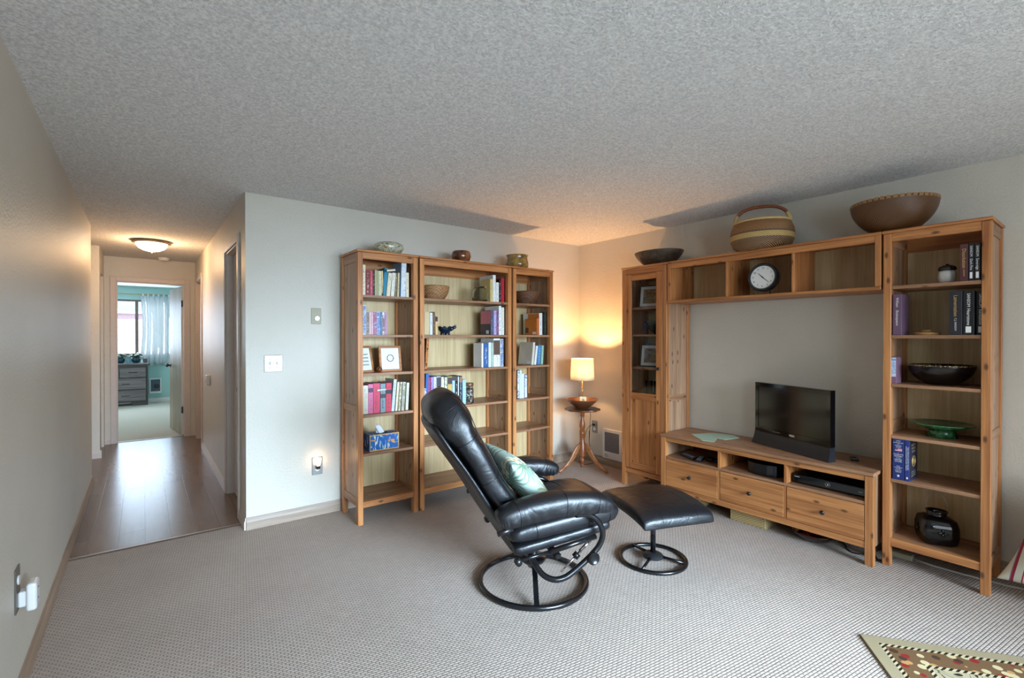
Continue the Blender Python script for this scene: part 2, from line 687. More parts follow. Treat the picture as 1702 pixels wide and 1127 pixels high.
# closed doors in the hall wall
d1 = MB().box(XO + 0.055, XO + 0.09, 0.316, 0.969, 0.008, 2.044, 0.002).build('door_1', TRIMW)
d1['kind'] = 'structure'
MB().cyl((XO + 0.02, 0.38, 0.95), (XO + 0.055, 0.38, 0.95), 0.01, 0.012).lathe([(0, -0.026), (0.018, -0.024), (0.027, -0.01), (0.026, 0.008), (0.012, 0.018), (0, 0.018)], M=Matrix.Translation((XO + 0.02, 0.38, 0.95)) @ Matrix.Rotation(PI / 2, 4, 'Y')).build('door_knob', GUN, d1, smooth=True)
d2 = MB().box(XO + 0.055, XO + 0.09, 3.136, 3.764, 0.008, 2.044, 0.002).build('door_2', plain('pinkish_door', S(196, 172, 160), 0.5, var=0.03))
d2['kind'] = 'structure'
d4 = MB().box(-4.305, -4.27, 3.425, 3.895, 0.008, 2.07, 0.002).build('door_4', TRIM)
d4['kind'] = 'structure'

# open bedroom door, hinged on the right jamb
ang = math.radians(98.5)
d3 = MB().box(0.0, 0.70, -0.0175, 0.0175, 0.012, 2.03, 0.002).build('door_3', DOORW, loc=(DX1 - 0.02, YE + T + 0.02, 0), rot=(0, 0, ang))
d3['kind'] = 'structure'
kn = MB()
for s in (1, -1):
    kn.cyl((0.64, s * 0.018, 0.93), (0.64, s * 0.05, 0.93), 0.011, 0.013)
    kn.lathe([(0, 0), (0.014, 0.0), (0.027, 0.014), (0.024, 0.03), (0, 0.038)], n=20, M=Matrix.Translation((0.64, s * 0.04, 0.93)) @ Matrix.Rotation(-s * PI / 2, 4, 'X'))
    kn.lathe([(0, 0), (0.03, 0), (0.026, 0.006), (0, 0.006)], n=20, M=Matrix.Translation((0.64, s * 0.0175, 0.93)) @ Matrix.Rotation(-s * PI / 2, 4, 'X'))
kn.build('door_knob', GUN, d3, smooth=True)
for z in (0.3, 1.75):
    MB().box(-0.018, 0.03, -0.0, 0.0185, z, z + 0.09, 0.001).cyl((-0.012, 0.012, z), (-0.012, 0.012, z + 0.09), 0.007).build('hinge', GUN, d3)
MB().box(-0.004, 0.0, -0.0175, 0.0175, 0.012, 2.03).build('edge_band', TRIMW, d3)

# bedroom window
wf = MB()
WZ2 = WZ0
for (a, b, c, d) in ((WX0, WX1, WZ0, WZ0 + 0.035), (WX0, WX1, WZ1 - 0.035, WZ1), (WX0, WX0 + 0.035, WZ0 + 0.035, WZ1 - 0.035), (WX1 - 0.035, WX1, WZ0 + 0.035, WZ1 - 0.035), (-3.965, -3.915, WZ0 + 0.035, WZ1 - 0.035)):
    wf.box(a, b, 8.52, 8.57, c, d, 0.003)
o = wf.build('window_1', plain('bronze_window_frame', S(110, 96, 90), 0.4, 0.3))
o['kind'] = 'structure'
MB().box(WX0 + 0.035, -3.965, 8.543, 8.547, WZ0 + 0.035, WZ1 - 0.035).build('pane', GLASS, o)
MB().box(-3.915, WX1 - 0.035, 8.543, 8.547, WZ0 + 0.035, WZ1 - 0.035).build('pane', GLASS, o)
MB().box(WX0 - 0.03, WX1 + 0.03, 8.47, 8.52, WZ0 - 0.025, WZ0, 0.004).build('window_sill', TRIMW, o)

# neighbouring house outside that window
hb = thing('neighbour_house', 'pale brick house with blue trimmed windows seen beyond the bedroom window', 'house', (-5.0, 12.5, -0.5))
k = N('white_painted_brick')
v = k.coord('Object')
br = k.n('ShaderNodeTexBrick')
br.inputs['Scale'].default_value = 1.0
br.inputs['Brick Width'].default_value = 0.34
br.inputs['Row Height'].default_value = 0.11
br.inputs['Mortar Size'].default_value = 0.012
br.inputs['Color1'].default_value = (*S(244, 236, 230), 1)
br.inputs['Color2'].default_value = (*S(228, 216, 210), 1)
br.inputs['Mortar'].default_value = (*S(190, 176, 168), 1)
mp = k.n('ShaderNodeMapping')
mp.inputs['Rotation'].default_value = (PI / 2, 0, 0)
k.l(v, mp.inputs['Vector'])
k.l(mp.outputs[0], br.inputs['Vector'])
k.set(br.outputs['Color'], 0.9)
BRICK = k.m
MB().box(-3.5, 4.5, 0, 3, 0, 2.3).build('brick_wall', BRICK, hb)
MB().box(-3.5, 4.5, 0.03, 3, 2.3, 3.6).build('upper_wall', plain('mauve_siding', S(150, 130, 140), 0.8), hb)
MB().box(-3.7, 4.7, -0.3, 3.3, 3.6, 3.8).build('eave', TRIMW, hb)
for x in (-1.2, 0.5, 1.55):
    f = MB().box(x, x + 0.75, -0.03, 0.03, 2.45, 3.3, 0.01).build('window', TRIMW, hb)
    MB().box(x + 0.07, x + 0.68, -0.035, -0.03, 2.52, 3.23).build('pane', plain('reflecting_pane', S(150, 170, 190), 0.1), f)
struct('ground_outside', MB().box(-14, 6, 8.7, 30, -0.7, -0.5), plain('outdoor_paving', S(170, 165, 160), 0.9))

# ------------------------------------------------------------------ pine furniture
SHELF_Z = (1.648, 1.362, 1.084, 0.785, 0.506)
BOT_Z = 0.165


def case_frame(c, W, D, Hc=1.972):
    """posts, rails, side panels and back of a tall pine case; local x = width, y = depth, z = up"""
    i = 0.007
    pw = 0.038
    for x0 in (i, W - i - pw):
        parts('post', ((x0, x0 + pw, i, i + 0.044, 0, Hc - 0.020), (x0, x0 + pw, D - 0.044, D - 0.002, 0, Hc - 0.020)), WZ, c, 0.002)
    MB().box(0, W, 0, D, Hc - 0.018, Hc, 0.004).build('top_board', WX, c)
    parts('front_rail', ((i + pw, W - i - pw, i + 0.004, i + 0.026, Hc - 0.066, Hc - 0.0185), (i + pw, W - i - pw, i + 0.004, i + 0.026, BOT_Z - 0.045, BOT_Z - 0.001)), WX, c, 0.0015)
    for x0 in (i + 0.008, W - i - 0.008 - 0.016):
        parts('side_rail', [(x0 - 0.004, x0 + 0.020, i + 0.044, D - 0.044, z0, z1) for z0, z1 in ((Hc - 0.085, Hc - 0.020), (0.80, 0.85), (BOT_Z - 0.04, BOT_Z + 0.018))], WY, c, 0.001)
    for x0 in (i + 0.010, W - i - 0.010 - 0.012):
        parts('side_panel', ((x0, x0 + 0.012, i + 0.044, D - 0.044, BOT_Z + 0.018, 0.80), (x0, x0 + 0.012, i + 0.044, D - 0.044, 0.85, Hc - 0.085)), WSZ, c)
    MB().box(i + pw, W - i - pw, D - 0.014, D - 0.008, BOT_Z - 0.03, Hc - 0.02).build('back_panel', BACK, c)
    MB().box(i + pw, W - i - pw, D - 0.03, D - 0.0145, Hc - 0.10, Hc - 0.019).build('back_rail', WX, c)
    MB().box(i + 0.027, W - i - 0.027, i + 0.0275, D - 0.015, BOT_Z - 0.02, BOT_Z, 0.001).build('bottom_board', WSX, c)


def shelf_boards(c, W, D, zs, front=0.012):
    for z in zs:
        MB().box(0.028, W - 0.028, front + 0.044, D - 0.015, z - 0.019, z).box(0.046, W - 0.046, front, front + 0.044, z - 0.019, z, 0.0015).build('shelf', WSX, c)


YF = -0.4168
L_X, L_W = -2.641, 0.482
M_X, M_W = -2.1565, 0.903
R_X, R_W = -1.250, 0.492
XF = -0.3757
CAB_Y, CAB_W = -0.9008, 0.482
T_Y, T_W = -2.8515, 0.472
RD = 0.36
bcL = thing('bookcase', 'narrow tall pine bookcase left of the wide one, tissue box inside', 'bookcase', (L_X, YF, 0), group='pine bookcases')
case_frame(bcL, L_W, 0.37)
shelf_boards(bcL, L_W, 0.37, SHELF_Z)
bcM = thing('bookcase', 'wide pine bookcase standing between the two narrow ones behind the recliner', 'bookcase', (M_X, YF, 0), group='pine bookcases')
case_frame(bcM, M_W, 0.37)
shelf_boards(bcM, M_W, 0.37, SHELF_Z)
bcR = thing('bookcase', 'narrow pine bookcase nearest the corner, with an orange book inside', 'bookcase', (R_X, YF, 0), group='pine bookcases')
case_frame(bcR, R_W, 0.37)
shelf_boards(bcR, R_W, 0.37, SHELF_Z)
bcT = thing('bookcase', 'tall pine bookcase at the right end of the television wall, black lantern inside', 'bookcase', (XF, T_Y, 0), -PI / 2, group='pine bookcases')
case_frame(bcT, T_W, RD)
shelf_boards(bcT, T_W, RD, (1.646, 1.358, 1.074, 0.772, 0.516))

# glass-door cabinet
cab = thing('cabinet', 'tall pine cabinet with one glass door in the corner, framed pictures inside', 'cabinet', (XF, CAB_Y, 0), -PI / 2)
case_frame(cab, CAB_W, RD)
shelf_boards(cab, CAB_W, RD, (1.608, 1.368, 1.078, 0.83, 0.50), front=0.034)
a, b = 0.047, CAB_W - 0.047
z0, z1 = 0.169, 1.903
y0, y1 = 0.006, 0.028
st = 0.062
dro = bpy.data.objects.new('door', None)
COL.objects.link(dro)
dro.parent = cab
parts('door_stile', ((a, a + st, y0, y1, z0, z1), (b - st, b, y0, y1, z0, z1)), WZ, dro, 0.002)
parts('door_rail', [(a + st, b - st, y0 + 0.001, y1, c0, c1) for (c0, c1) in ((z0, z0 + 0.055), (0.79, 0.85), (z1 - 0.055, z1))], WX, dro, 0.0015)
MB().box(a + st, b - st, y0 + 0.008, y0 + 0.018, z0 + 0.055, 0.79).build('door_panel', wood('pine_door_panel', 2, W_LO, W_HI, stave=0.2), dro)
MB().box(a + st, b - st, y0 + 0.010, y0 + 0.013, 0.85, z1 - 0.055).build('glass_pane', CGLASS, dro)


def knob_mesh(name, x, y, z, parent, r=0.0145, m=None):
    prof = [(0, 0), (0.006, 0), (0.0055, 0.010), (r * 0.8, 0.014), (r, 0.019), (r * 0.85, 0.025), (0, 0.028)]
    return MB().lathe(prof, n=20, M=Matrix.Translation((x, y, z)) @ Matrix.Rotation(PI / 2, 4, 'X')).build(name, m or GUN, parent, smooth=True)


knob_mesh('knob', b - 0.03, y0, 1.075, dro)

# wall bridge above the television
BR_Y0, BR_Y1 = -1.3845, -2.850
BW = BR_Y0 - BR_Y1
br_ = thing('wall_bridge_shelf', 'long pine bridging shelf of open compartments holding the round clock', 'shelf', (XF, BR_Y0, 0), -PI / 2)
MB().box(0, BW, 0, RD, 1.954, 1.972, 0.004).build('top_board', WX, br_)
MB().box(0.001, BW - 0.001, -0.004, RD, 1.628, 1.648, 0.003).build('bottom_board', WX, br_)
parts('end_panel', [(x0, x0 + 0.030, 0.004, RD - 0.004, 1.6485, 1.9535) for x0 in (0.002, BW - 0.032)], WZ, br_, 0.0015)
MB().box(0.033, BW - 0.033, 0.008, 0.028, 1.912, 1.9535, 0.0015).build('front_rail', WX, br_)
for yy in (-1.888, -2.352):
    x0 = BR_Y0 - yy
    MB().box(x0, x0 + 0.016, 0.028, RD - 0.012, 1.6485, 1.9535).box(x0, x0 + 0.016, 0.008, 0.028, 1.6485, 1.9115, 0.001).build('divider', WZ, br_)
MB().box(0.033, BW - 0.033, RD - 0.011, RD - 0.006, 1.6485, 1.9535).build('back_panel', BACK, br_)

# television bench
BN_Y0, BN_Y1, BN_X, BN_H = -1.3875, -2.8475, -0.4738, 0.550
BNW = BN_Y0 - BN_Y1
BD = 0.455
bn = thing('television_bench', 'low pine television bench with three drawers under three open compartments', 'tv bench', (BN_X, BN_Y0, 0), -PI / 2)
MB().box(0, BNW, 0, BD, BN_H - 0.021, BN_H, 0.004).build('top_board', WSX, bn)
i = 0.006
for x0 in (i, BNW - i - 0.042):
    parts('leg_post', ((x0, x0 + 0.042, i, i + 0.044, 0, BN_H - 0.0215), (x0, x0 + 0.042, BD - 0.046, BD - 0.004, 0, BN_H - 0.0215)), WZ, bn, 0.002)
parts('side_panel', [(x0, x0 + 0.014, i + 0.044, BD - 0.046, 0.10, BN_H - 0.0215) for x0 in (i + 0.008, BNW - i - 0.022)], WSZ, bn)
parts('front_rail', ((i + 0.042, BNW - i - 0.042, i + 0.003, i + 0.024, 0.497, BN_H - 0.0215), (i + 0.042, BNW - i - 0.042, i + 0.003, i + 0.024, 0.098, 0.138)), WX, bn, 0.0015)
MB().box(i + 0.042, BNW - i - 0.042, i + 0.0245, BD - 0.02, 0.357, 0.375).box(i + 0.042, BNW - i - 0.042, i + 0.003, i + 0.0245, 0.357, 0.375, 0.001).build('shelf', WSX, bn)
MB().box(i + 0.024, BNW - i - 0.024, BD - 0.014, BD - 0.008, 0.10, BN_H - 0.0215).build('back_panel', plain('brown_back_board', S(120, 84, 56), 0.6), bn)
MB().box(i + 0.024, BNW - i - 0.024, i + 0.03, BD - 0.015, 0.1, 0.112).build('bottom_board', WSX, bn)
divs = [BN_Y0 + 1.885, BN_Y0 + 2.349]
edges = [i + 0.042]
for x0 in divs:
    MB().box(x0, x0 + 0.015, i + 0.003, BD - 0.02, 0.3755, 0.4965).box(x0, x0 + 0.015, i + 0.003, BD - 0.02, 0.1385, 0.3565).build('divider', WZ, bn)
xs = [i + 0.042, divs[0], divs[0] + 0.015, divs[1], divs[1] + 0.015, BNW - i - 0.042]
for q in range(3):
    x0, x1 = xs[2 * q] + 0.0025, xs[2 * q + 1] - 0.0025
    dw = MB().box(x0, x1, i + 0.001, i + 0.020, 0.141, 0.3535, 0.002)
    dw.box(x0 + 0.008, x1 - 0.008, i + 0.0205, BD - 0.05, 0.15, 0.155).box(x0 + 0.008, x0 + 0.016, i + 0.0205, BD - 0.05, 0.155, 0.31).box(x1 - 0.016, x1 - 0.008, i + 0.0205, BD - 0.05, 0.155, 0.31)
    d_ = dw.build('drawer', WX, bn)
    knob_mesh('knob', (x0 + x1) / 2, i + 0.001, 0.25, d_)

# ------------------------------------------------------------------ books
_print = {}


def print_mat(base, ink, style):
    key = (base, ink, style)
    if key in _print:
        return _print[key]
    k = N('spine_printing')
    if style == 'photo':
        v = k.coord('Object', (1, 1, 1), random_shift=True)
        f = k.noise(v, 26, 3, 0.7, 1.0)
        k.set(k.ramp(f, [(0.36, base), (0.50, ink), (0.62, tuple(0.5 * (a + b) for a, b in zip(base, ink)))]), 0.4)
    else:
        v = k.coord('Object', (1, 1, 0.45), random_shift=True)
        f = k.noise(v, 150, 2, 0.6)
        k.set(k.ramp(f, [(0.54, base), (0.60, tuple(0.35 * a + 0.65 * b for a, b in zip(base, ink)))]), 0.45)
    _print[key] = k.m
    return k.m


CREAM, WHT, TAN, OLIVE = S(226, 214, 186), S(228, 228, 224), S(196, 172, 128), S(120, 110, 66)
RED, DRED, PINKR, PINK = S(168, 34, 40), S(122, 26, 30), S(206, 60, 92), S(222, 130, 160)
NAVY, BLUE, TEALB, LBLUE = S(30, 40, 84), S(44, 92, 160), S(10, 122, 150), S(140, 176, 208)
BLK, GREY, GREEN, LGREEN = S(26, 26, 30), S(130, 134, 140), S(36, 86, 60), S(150, 190, 150)
ORANGE, BROWN, PURPLE, LAV = S(214, 122, 34), S(110, 74, 46), S(112, 66, 120), S(158, 160, 206)


def cover_mat(c):
    return plain('book_cover', c, 0.42, var=0.06, scale=12)


def book(case, label, x, z, w, h, col, ink, lean=0.0, d=0.16, y=0.054, style='ink', band=None, group='books in the pine bookcases', print_=True):
    """case: the bookcase frame; x = left edge on the shelf (local), lean in degrees towards +x"""
    rz = case.rotation_euler[2]
    t = math.radians(lean)
    # lowest corner stays on the shelf
    px = x + w if lean > 0 else x
    loc = Matrix.Translation(case.location) @ Matrix.Rotation(rz, 4, 'Z') @ Vector((px, y, z + 0.0006))
    ox = -w if lean > 0 else 0.0
    R_ = Matrix.Rotation(t, 4, 'Y')
    mb = MB()
    tk = 0.0022
    # wrap-around cover: spine and two boards
    mb.box(ox, ox + w, 0, tk, 0, h, 0.0012, M=R_)
    mb.box(ox, ox + tk, tk, d, 0, h, M=R_).box(ox + w - tk, ox + w, tk, d, 0, h, M=R_)
    o = mb.build('book', cover_mat(col))
    o.location = loc
    o.rotation_euler = (0, 0, rz)
    setp(o, label, 'book', group)
    MB().box(ox + tk, ox + w - tk, tk, d - 0.004, 0.003, h - 0.003, M=R_).build('page_block', PAPER, o)
    if print_:
        e = 0.0005
        zz0, zz1 = (0.12, 0.88) if style != 'photo' else (0.02, 0.98)
        MB().box(ox + w * 0.30 if style != 'photo' else ox + w * 0.06, ox + w * 0.70 if style != 'photo' else ox + w * 0.94, -e, 0, h * zz0, h * zz1, M=R_).build('spine_print', print_mat(col, ink, style), o)
    if band:
        MB().box(ox + 0.0006, ox + w - 0.0006, -0.0008, 0, h * band[0], h * band[1], M=R_).build('title_band', cover_mat(band[2]), o)
    o['_frame'] = 0
    del o['_frame']
    return o, R_, ox


def side_patch(o, R_, x, y0, y1, z0, z1, m, name='cover_print', side=-1):
    e = 0.0006 * side
    a, b = sorted((x, x + e))
    return MB().box(a, b, y0, y1, z0, z1, M=R_).build(name, m, o)


BOOKS = [
    (bcL, 'tall cream book with black lettering at the left end of the top shelf, left bookcase', 0.0530, 1.648, 0.0274, 0.2210, CREAM, BLK, 0, {}),
    (bcL, 'dark red book beside the tall cream one, top shelf of the left bookcase', 0.0830, 1.648, 0.0314, 0.1840, DRED, CREAM, 0, {}),
    (bcL, 'slim rose red book between a dark red and a black one, top shelf, left bookcase', 0.1150, 1.648, 0.0204, 0.1840, S(186,70,80), CREAM, 0, {}),
    (bcL, 'thin black book right of the slim rose red one, left bookcase', 0.1360, 1.648, 0.0154, 0.1870, BLK, TAN, 0, {}),
    (bcL, 'thin tan book between a black and a pale green one, left bookcase', 0.1520, 1.648, 0.0134, 0.1890, TAN, OLIVE, 0, {}),
    (bcL, 'thin pale green book on the top shelf of the left bookcase', 0.1670, 1.648, 0.0154, 0.1870, S(160,176,130), OLIVE, 0, {}),
    (bcL, 'thin cream book between pale green and straw yellow ones, left bookcase', 0.1840, 1.648, 0.0134, 0.1860, CREAM, BROWN, 0, {}),
    (bcL, 'thin straw yellow book just left of the leaning teal book', 0.1990, 1.648, 0.0154, 0.1880, S(220,190,130), BROWN, 0, {}),
    (bcL, 'teal book leaning right on the top shelf of the left bookcase', 0.2020, 1.648, 0.0314, 0.2110, TEALB, TEALB, 7, dict(d=.2)),
    (bcL, 'cream book leaning just right of the teal one, left bookcase', 0.2390, 1.648, 0.0284, 0.1780, CREAM, BROWN, 6, {}),
    (bcL, 'off white book with grey print, second right of the leaning teal book', 0.2740, 1.648, 0.0274, 0.1810, S(226,220,206), GREY, 4.5, {}),
    (bcL, 'thin olive book between two cream ones, top shelf, left bookcase', 0.3060, 1.648, 0.0144, 0.1790, S(120,112,80), CREAM, 2, {}),
    (bcL, 'thin beige book just left of the tall blue and white one, left bookcase', 0.3250, 1.648, 0.0154, 0.1840, S(206,186,146), BROWN, 2, {}),
    (bcL, 'tall blue and white book near the right end of the top shelf, left bookcase', 0.3520, 1.648, 0.0414, 0.2670, LBLUE, WHT, 2, dict(style="photo")),
    (bcL, 'cream book at the right end of the top shelf, left bookcase', 0.3970, 1.648, 0.0244, 0.1910, CREAM, OLIVE, 0, {}),
    (bcL, 'tall white book with blue art at the left of the second shelf, left bookcase', 0.0520, 1.362, 0.0344, 0.2140, WHT, BLUE, 0, dict(style="photo")),
    (bcL, 'grey patterned paperback beside the tall white book, second shelf, left bookcase', 0.0880, 1.362, 0.0194, 0.1670, S(186,178,170), BROWN, 0, dict(style="photo")),
    (bcL, 'thin pale pink paperback second right of the tall white book, left bookcase', 0.1090, 1.362, 0.0124, 0.1670, S(222,190,190), GREY, 0, {}),
    (bcL, 'thin rose paperback on the second shelf of the left bookcase', 0.1230, 1.362, 0.0154, 0.1680, S(210,160,170), WHT, 0, {}),
    (bcL, 'lavender blue paperback amid the row on the second shelf, left bookcase', 0.1400, 1.362, 0.0244, 0.1690, LAV, RED, 0, dict(style="photo")),
    (bcL, 'white and blue paperback right of the lavender one, left bookcase', 0.1660, 1.362, 0.0244, 0.1680, S(206,222,232), BLUE, 0, dict(style="photo")),
    (bcL, 'thin blue paperback in the second shelf row, left bookcase', 0.1920, 1.362, 0.0144, 0.1680, S(70,110,160), WHT, 0, {}),
    (bcL, 'thin white spotted paperback left of the lilac one, left bookcase', 0.2080, 1.362, 0.0164, 0.1680, WHT, DRED, 0, dict(style="photo")),
    (bcL, 'lilac paperback at the right end of the second shelf row, left bookcase', 0.2260, 1.362, 0.0164, 0.1680, S(176,130,176), NAVY, 0, {}),
    (bcL, 'worn cream book at the left of the fourth shelf, left bookcase', 0.0590, 0.785, 0.0394, 0.2080, S(214,208,190), GREY, 0, {}),
    (bcL, 'pink book with dark title band beside the worn cream book', 0.1000, 0.785, 0.0354, 0.2160, S(214,110,150), NAVY, 0, dict(band=(.72,.86,S(70,50,80)))),
    (bcL, 'thick hot pink book in the middle of the fourth shelf, left bookcase', 0.1370, 0.785, 0.0524, 0.2190, PINKR, DRED, 0, {}),
    (bcL, 'grey teal book with a dark band between the two pink red books', 0.1930, 0.785, 0.0394, 0.2140, S(120,140,146), BLK, 0, dict(band=(.5,.64,S(50,50,56)))),
    (bcL, 'crimson book with a black band on the fourth shelf, left bookcase', 0.2330, 0.785, 0.0434, 0.2160, S(196,48,76), BLK, 1, dict(band=(.62,.76,BLK))),
    (bcL, 'tall grey white book leaning beside the crimson one, left bookcase', 0.2770, 0.785, 0.0234, 0.2400, S(192,200,208), BLUE, 5, {}),
    (bcL, 'thin cream book leaning right after the tall grey white one', 0.3080, 0.785, 0.0164, 0.2180, S(224,214,180), BROWN, 5, {}),
    (bcL, 'thin ivory book leaning, third from the right end, fourth shelf, left bookcase', 0.3320, 0.785, 0.0164, 0.2160, S(236,228,200), OLIVE, 5, dict(style="photo")),
    (bcL, 'white book leaning, second from the right end, fourth shelf, left bookcase', 0.3590, 0.785, 0.0214, 0.2150, WHT, OLIVE, 4, dict(style="photo")),
    (bcL, 'pale green white book at the right end of the fourth shelf, left bookcase', 0.3930, 0.785, 0.0204, 0.2090, S(214,220,196), GREEN, 3, {}),
    (bcM, 'yellowish covered book facing the glass jar, top shelf, wide bookcase', 0.6995, 1.648, 0.0274, 0.1990, S(210,188,124), NAVY, 0, dict(d=.15)),
    (bcM, 'tallest white book on the top shelf of the wide bookcase', 0.7285, 1.648, 0.0294, 0.2360, S(232,232,230), LBLUE, 0, dict(d=.21)),
    (bcM, 'white book between the tallest white one and a thin black one, wide bookcase', 0.7615, 1.648, 0.0304, 0.1740, WHT, GREY, 0, {}),
    (bcM, 'thin black book just left of the red one, top shelf, wide bookcase', 0.7955, 1.648, 0.0194, 0.2000, BLK, WHT, 0, {}),
    (bcM, 'bright red book at the right end of the top shelf, wide bookcase', 0.8165, 1.648, 0.0334, 0.2150, S(180,30,44), S(180,30,44), 0, {}),
    (bcM, 'beige book at the left end of the second shelf, wide bookcase', 0.0695, 1.362, 0.0434, 0.1810, S(204,182,140), S(190,166,120), 0, {}),
    (bcM, 'white book between beige and brown ones, second shelf, wide bookcase', 0.1165, 1.362, 0.0244, 0.1760, S(214,216,216), GREY, 0, {}),
    (bcM, 'thin brown book on the second shelf left side, wide bookcase', 0.1435, 1.362, 0.0184, 0.1830, BROWN, TAN, 0, {}),
    (bcM, 'short tan book with dark top beside the dark glass bowl', 0.1655, 1.362, 0.0214, 0.1530, S(214,180,120), BLK, 0, dict(band=(.7,.95,S(60,40,50)))),
    (bcM, 'book with pink and black cover at the left of the right hand group, wide bookcase', 0.7045, 1.362, 0.0294, 0.2150, S(80,80,100), LBLUE, 0, dict(d=.16)),
    (bcM, 'mauve book right of the pink and black covered one, wide bookcase', 0.7355, 1.362, 0.0324, 0.2140, S(186,120,150), S(160,180,230), 0, dict(style="photo")),
    (bcM, 'thin purple book left of the tall white one, second shelf, wide bookcase', 0.7715, 1.362, 0.0194, 0.2050, S(130,80,120), WHT, 0, {}),
    (bcM, 'tall white book with dark lettering, second shelf of the wide bookcase', 0.7925, 1.362, 0.0254, 0.2560, S(236,236,234), BLK, 0, dict(d=.22)),
    (bcM, 'cream book at the right end of the second shelf, wide bookcase', 0.8195, 1.362, 0.0304, 0.2430, S(226,222,206), GREY, 0, {}),
    (bcM, 'black book with coloured art leaning at the left end of the third shelf, wide bookcase', 0.0695, 1.084, 0.0234, 0.2490, BLK, ORANGE, 4, dict(style="photo")),
    (bcM, 'thin pale grey book left of the blue one, third shelf, wide bookcase', 0.6105, 1.084, 0.0164, 0.2070, S(240,242,245), GREY, 0, dict(d=.13)),
    (bcM, 'blue book with white print on the third shelf, wide bookcase', 0.6305, 1.084, 0.0474, 0.2070, S(52,92,150), WHT, 0, {}),
    (bcM, 'white book right of the blue one, third shelf, wide bookcase', 0.6815, 1.084, 0.0284, 0.2130, S(214,222,226), LBLUE, 0, {}),
    (bcM, 'thin sage green book in the right group, third shelf, wide bookcase', 0.7125, 1.084, 0.0194, 0.2110, S(170,186,170), WHT, 0, {}),
    (bcM, 'tall white book with a dark photograph on its spine, third shelf, wide bookcase', 0.7355, 1.084, 0.0674, 0.2480, S(226,228,230), BROWN, 0, dict(band=(.42,.93,S(96,72,60)),d=.2)),
    (bcM, 'white and blue book at the right end of the third shelf, wide bookcase', 0.8065, 1.084, 0.0344, 0.2430, WHT, BLUE, 0, dict(style="photo")),
    (bcM, 'short white book at the far left of the fourth shelf, wide bookcase', 0.0695, 0.785, 0.0194, 0.1560, WHT, BLUE, 0, dict(style="photo")),
    (bcM, 'tall plain blue book leaning at the left of the fourth shelf, wide bookcase', 0.0715, 0.785, 0.0284, 0.2670, BLUE, BLUE, 2.2, {}),
    (bcM, 'navy and red patterned book second from the left, fourth shelf, wide bookcase', 0.1025, 0.785, 0.0194, 0.2470, NAVY, S(190,60,90), 0, dict(style="photo")),
    (bcM, 'violet blue patterned book on the fourth shelf, wide bookcase', 0.1245, 0.785, 0.0224, 0.2440, S(70,60,140), S(180,150,220), 0, dict(style="photo")),
    (bcM, 'pale lilac book between violet and white photo ones, wide bookcase', 0.1495, 0.785, 0.0244, 0.2420, S(190,190,220), NAVY, 0, {}),
    (bcM, 'white book with a black and white portrait spine, fourth shelf, wide bookcase', 0.1775, 0.785, 0.0364, 0.2430, WHT, BLK, 0, dict(style="photo",band=(.66,.97,S(60,60,64)))),
    (bcM, 'grey marbled book behind the recliner headrest, wide bookcase', 0.2175, 0.785, 0.0274, 0.2390, S(150,160,150), WHT, 0, dict(style="photo")),
    (bcM, 'dark green marbled book behind the recliner headrest, wide bookcase', 0.2475, 0.785, 0.0264, 0.2370, S(90,104,90), CREAM, 0, dict(style="photo")),
    (bcM, 'golden tan book above the recliner headrest, wide bookcase', 0.2775, 0.785, 0.0414, 0.2370, S(196,160,90), S(196,160,90), 0, dict(band=(.74,.97,S(70,60,60)))),
    (bcM, 'light blue book right of the golden tan one, wide bookcase', 0.3215, 0.785, 0.0244, 0.2030, S(160,190,214), WHT, 0, {}),
    (bcM, 'short black book between two blue ones, fourth shelf, wide bookcase', 0.3495, 0.785, 0.0224, 0.1960, BLK, WHT, 0, {}),
    (bcM, 'very thin white book left of the tall navy one, wide bookcase', 0.3755, 0.785, 0.0074, 0.2330, WHT, WHT, 0, {}),
    (bcM, 'tall navy book with a portrait on top, fourth shelf, wide bookcase', 0.3865, 0.785, 0.0284, 0.2360, S(34,38,56), WHT, 0, dict(band=(.78,.97,S(150,110,90)))),
    (bcM, 'pale blue book just left of the lidded jar, wide bookcase', 0.4185, 0.785, 0.0334, 0.2040, S(150,186,206), WHT, 0, {}),
    (bcR, 'book with a bright orange cover in the bookcase nearest the corner', 0.3220, 1.362, 0.0264, 0.1840, S(190,100,40), S(190,100,40), 0, dict(d=.17,h=.155)),
    (bcR, 'white and black book right of the orange covered one', 0.3530, 1.362, 0.0374, 0.2070, WHT, BLK, 0, dict(d=.24)),
    (bcR, 'thin black book between the white and the dark green one, corner bookcase', 0.3940, 1.362, 0.0184, 0.2030, BLK, BLK, 0, {}),
    (bcR, 'tall dark green book on the second shelf of the corner bookcase', 0.4150, 1.362, 0.0224, 0.2160, S(30,50,44), TAN, 0, {}),
    (bcR, 'book with a pale grey back cover leaning in the corner bookcase', 0.2580, 1.084, 0.0244, 0.2100, S(216,206,188), GREY, 6, dict(d=.2)),
    (bcR, 'white and blue book leaning behind the grey backed one, corner bookcase', 0.2910, 1.084, 0.0234, 0.1770, WHT, BLUE, 8, {}),
    (bcR, 'blue book leaning on the third shelf of the corner bookcase', 0.3250, 1.084, 0.0374, 0.1830, S(70,130,180), WHT, 6, {}),
    (bcR, 'sage green book leaning on the third shelf of the corner bookcase', 0.3730, 1.084, 0.0254, 0.1800, S(150,186,160), WHT, 4, {}),
    (bcR, 'dark patterned book at the left of the fourth shelf, corner bookcase', 0.0910, 0.785, 0.0264, 0.2580, S(70,70,84), WHT, 0, dict(style="photo")),
    (bcR, 'tall white green book second from the left, fourth shelf, corner bookcase', 0.1190, 0.785, 0.0234, 0.2570, S(206,220,214), LBLUE, 0, {}),
